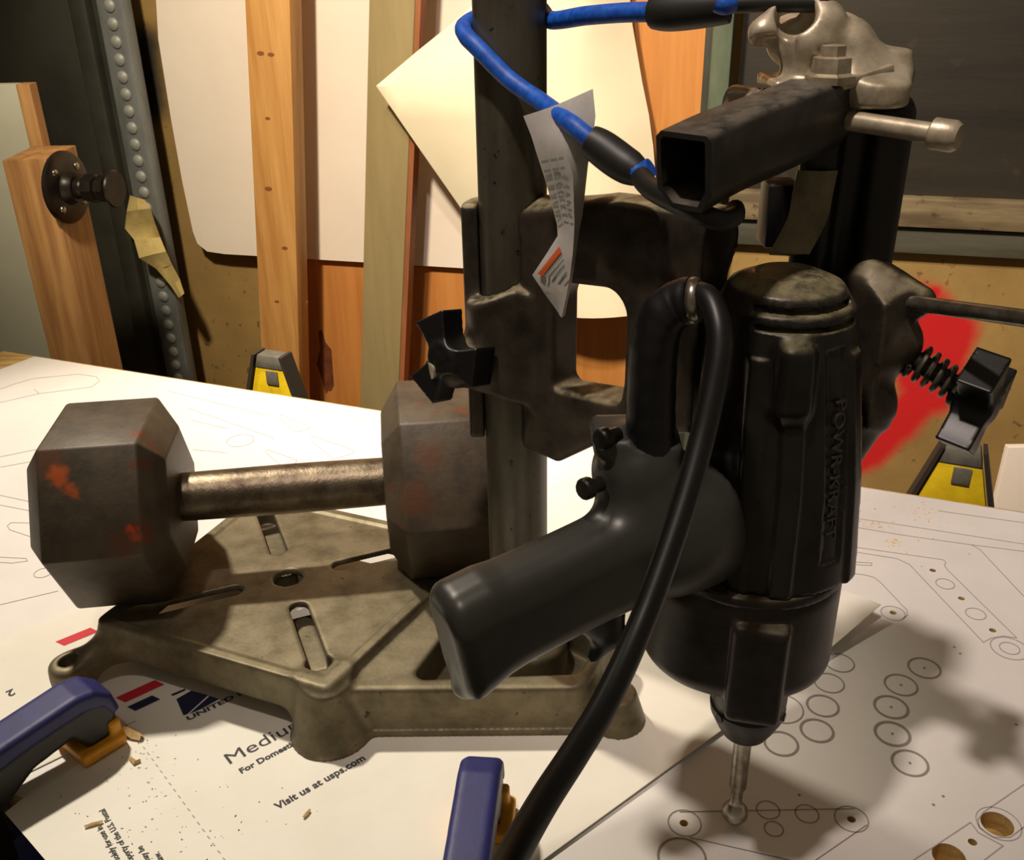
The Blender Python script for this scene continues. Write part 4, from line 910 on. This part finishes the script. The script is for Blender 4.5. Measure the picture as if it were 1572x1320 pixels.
clamp('blue and yellow bar clamp at the left, gripping the carton corner', (-.2385, .4135, ZC+.0004), (-.65, -.76, 0), .054, .0115, .30)
clamp('blue and yellow bar clamp in the bottom middle of the photo', (-.0185, .352, ZC+.0004), (-.10, -.99, 0), .079, .0105, .30)

# ================================================================== SAWHORSE ENDS BEHIND THE FAR EDGE
def sawhorse(label, o, yaw, s=1):
    a_ = math.radians(yaw); X = Vector((math.cos(a_), math.sin(a_), 0)); Y = Vector((-math.sin(a_), math.cos(a_), 0)); o = Vector(o)
    t = thing('sawhorse', label, 'sawhorse', (o.x, o.y, FLOOR), 'yellow sawhorse ends behind the far table edge')
    g = lambda zz: .0165+(-zz)*.30                            # half width grows downwards
    def trap(z0, z1, in_, y0, y1, bev=.001):
        return prism([(-g(z0)+in_, z0), (g(z0)*.86-in_, z0), (g(z1)*.86-in_, z1), (-g(z1)+in_, z1)], y0, y1, bev, o, X, UP, Y)
    link('body', trap(-.25, -.0165, .002, -.0, .016), 'yellow', t)
    link('top_cap', trap(-.016, 0, .0015, -.001, .017, .002), 'greyplastic', t)
    link('latch', frame_box(o, X, UP, -Y, (-.006, -.034, -.001), (.009, -.018, .0018), .0006), 'greyplastic', t)
    for sg in (-1, 1):
        k = 1 if sg < 0 else .86
        link('side_rail', prism([(sg*g(-.25)*k-.0, -.25), (sg*(g(-.25)*k+.008), -.25), (sg*(g(0)*k+.0035), 0), (sg*g(0)*k, 0)], -.003, .018, 0, o, X, UP, Y), 'darkplastic', t)
    L2 = FLOOR+.25
    for sg in (-1, 1):
        link('leg', prism([(sg*.07-.012, FLOOR-o.z+.0), (sg*.07+.012, FLOOR-o.z), (sg*.055+.012, -.25), (sg*.055-.012, -.25)], .0, .045, .001, o, X, UP, Y), 'yellow', t)
    return t
sawhorse('yellow sawhorse end with grey cap at the right, below the black knob', (0.392,0.745,-0.0008), -24)
sawhorse('yellow sawhorse end with grey cap at the left, behind the dumbbell', (-0.2625,0.985,0.0015), -22)

# ================================================================== SHAVINGS
random.seed(11)
def flakes(name, label, spots, m, size, z):
    vs_, fs = [], []
    for cx, cy, rx, n_ in spots:
        for _ in range(n_):
            x_, y_ = random.gauss(cx, rx), random.gauss(cy, rx); a_ = random.uniform(0, 6.3); l_ = size*random.uniform(.5, 1.6); w_ = l_*random.uniform(.25, .6); i = len(vs_)
            dx, dy = math.cos(a_)*l_, math.sin(a_)*l_; ex, ey = -math.sin(a_)*w_, math.cos(a_)*w_; h_ = l_*.35
            vs_ += [(x_-dx, y_-dy, z), (x_+ex, y_+ey, z), (x_+dx, y_+dy, z), (x_-ex, y_-ey, z), (x_, y_, z+h_)]
            fs += [(i, i+1, i+4), (i+1, i+2, i+4), (i+2, i+3, i+4), (i+3, i, i+4), (i, i+3, i+2, i+1)]
    o = link(name, mesh(vs_, fs), m, loc=(spots[0][0], spots[0][1], z)); tag(o, label, 'sawdust', None, 'stuff'); return o
flakes('sawdust', 'scatter of pale sawdust on the plan sheet at the far right', [(0.2724, 0.6257, .006, 26), (0.2794, 0.604, .003, 22), (0.3175, 0.6429, .007, 30), (0.299, 0.6077, .02, 24)], 'chip', .0011, ZS)
flakes('sawdust', 'fine brown sawdust specks on the carton near the left clamp', [(-0.2089, 0.4091, .012, 24), (-0.2021, 0.3677, .016, 46), (-0.1656, 0.3585, .02, 34), (-0.1496, 0.3479, .004, 6)], 'crumb', .0006, ZC+.0002)
def chip(label, pts, th, wd_):
    rows = []
    P_ = [Vector(p_) for p_ in pts]
    for i, p_ in enumerate(P_):
        d = (P_[min(i+1, len(P_)-1)]-P_[max(i-1, 0)]).normalized(); s_ = Vector((-d.y, d.x, 0))*wd_*(.5 if i in (0, len(P_)-1) else 1)
        rows.append([p_-s_+UP*.0004, p_+UP*th, p_+s_+UP*.0004])
    o = link('wood_chip', ribbon(rows, .0004), 'chip', loc=P_[0]); tag(o, label, 'wood chip', 'loose wood chips'); return o
chip('tan wood chip sticking out from the yellow pad of the left clamp', [(-0.2261,0.4225,0.003),(-0.2209,0.4203,0.003),(-0.2159,0.4177,0.0015),(-0.2115,0.4153,0.0012)], .0028, .0028)
chip('small curled wood chip on the carton below the left clamp', [(-0.2133,0.4012,0.0012),(-0.2091,0.3973,0.0012),(-0.2069,0.3991,0.0012)], .0015, .0012)
chip('thin pointed wood splinter on the carton under the web address', [(-0.1101,0.3578,0.0012),(-0.1088,0.3602,0.0012),(-0.1076,0.3627,0.0012)], .001, .0008)
chip('thin brown wood splinter at the start of the small print lines', [(-0.2205,0.3546,0.0012),(-0.2172,0.3561,0.0012),(-0.2124,0.3577,0.0012)], .001, .0009)

for o in bpy.data.objects:
    if '_o' in o: del o['_o']
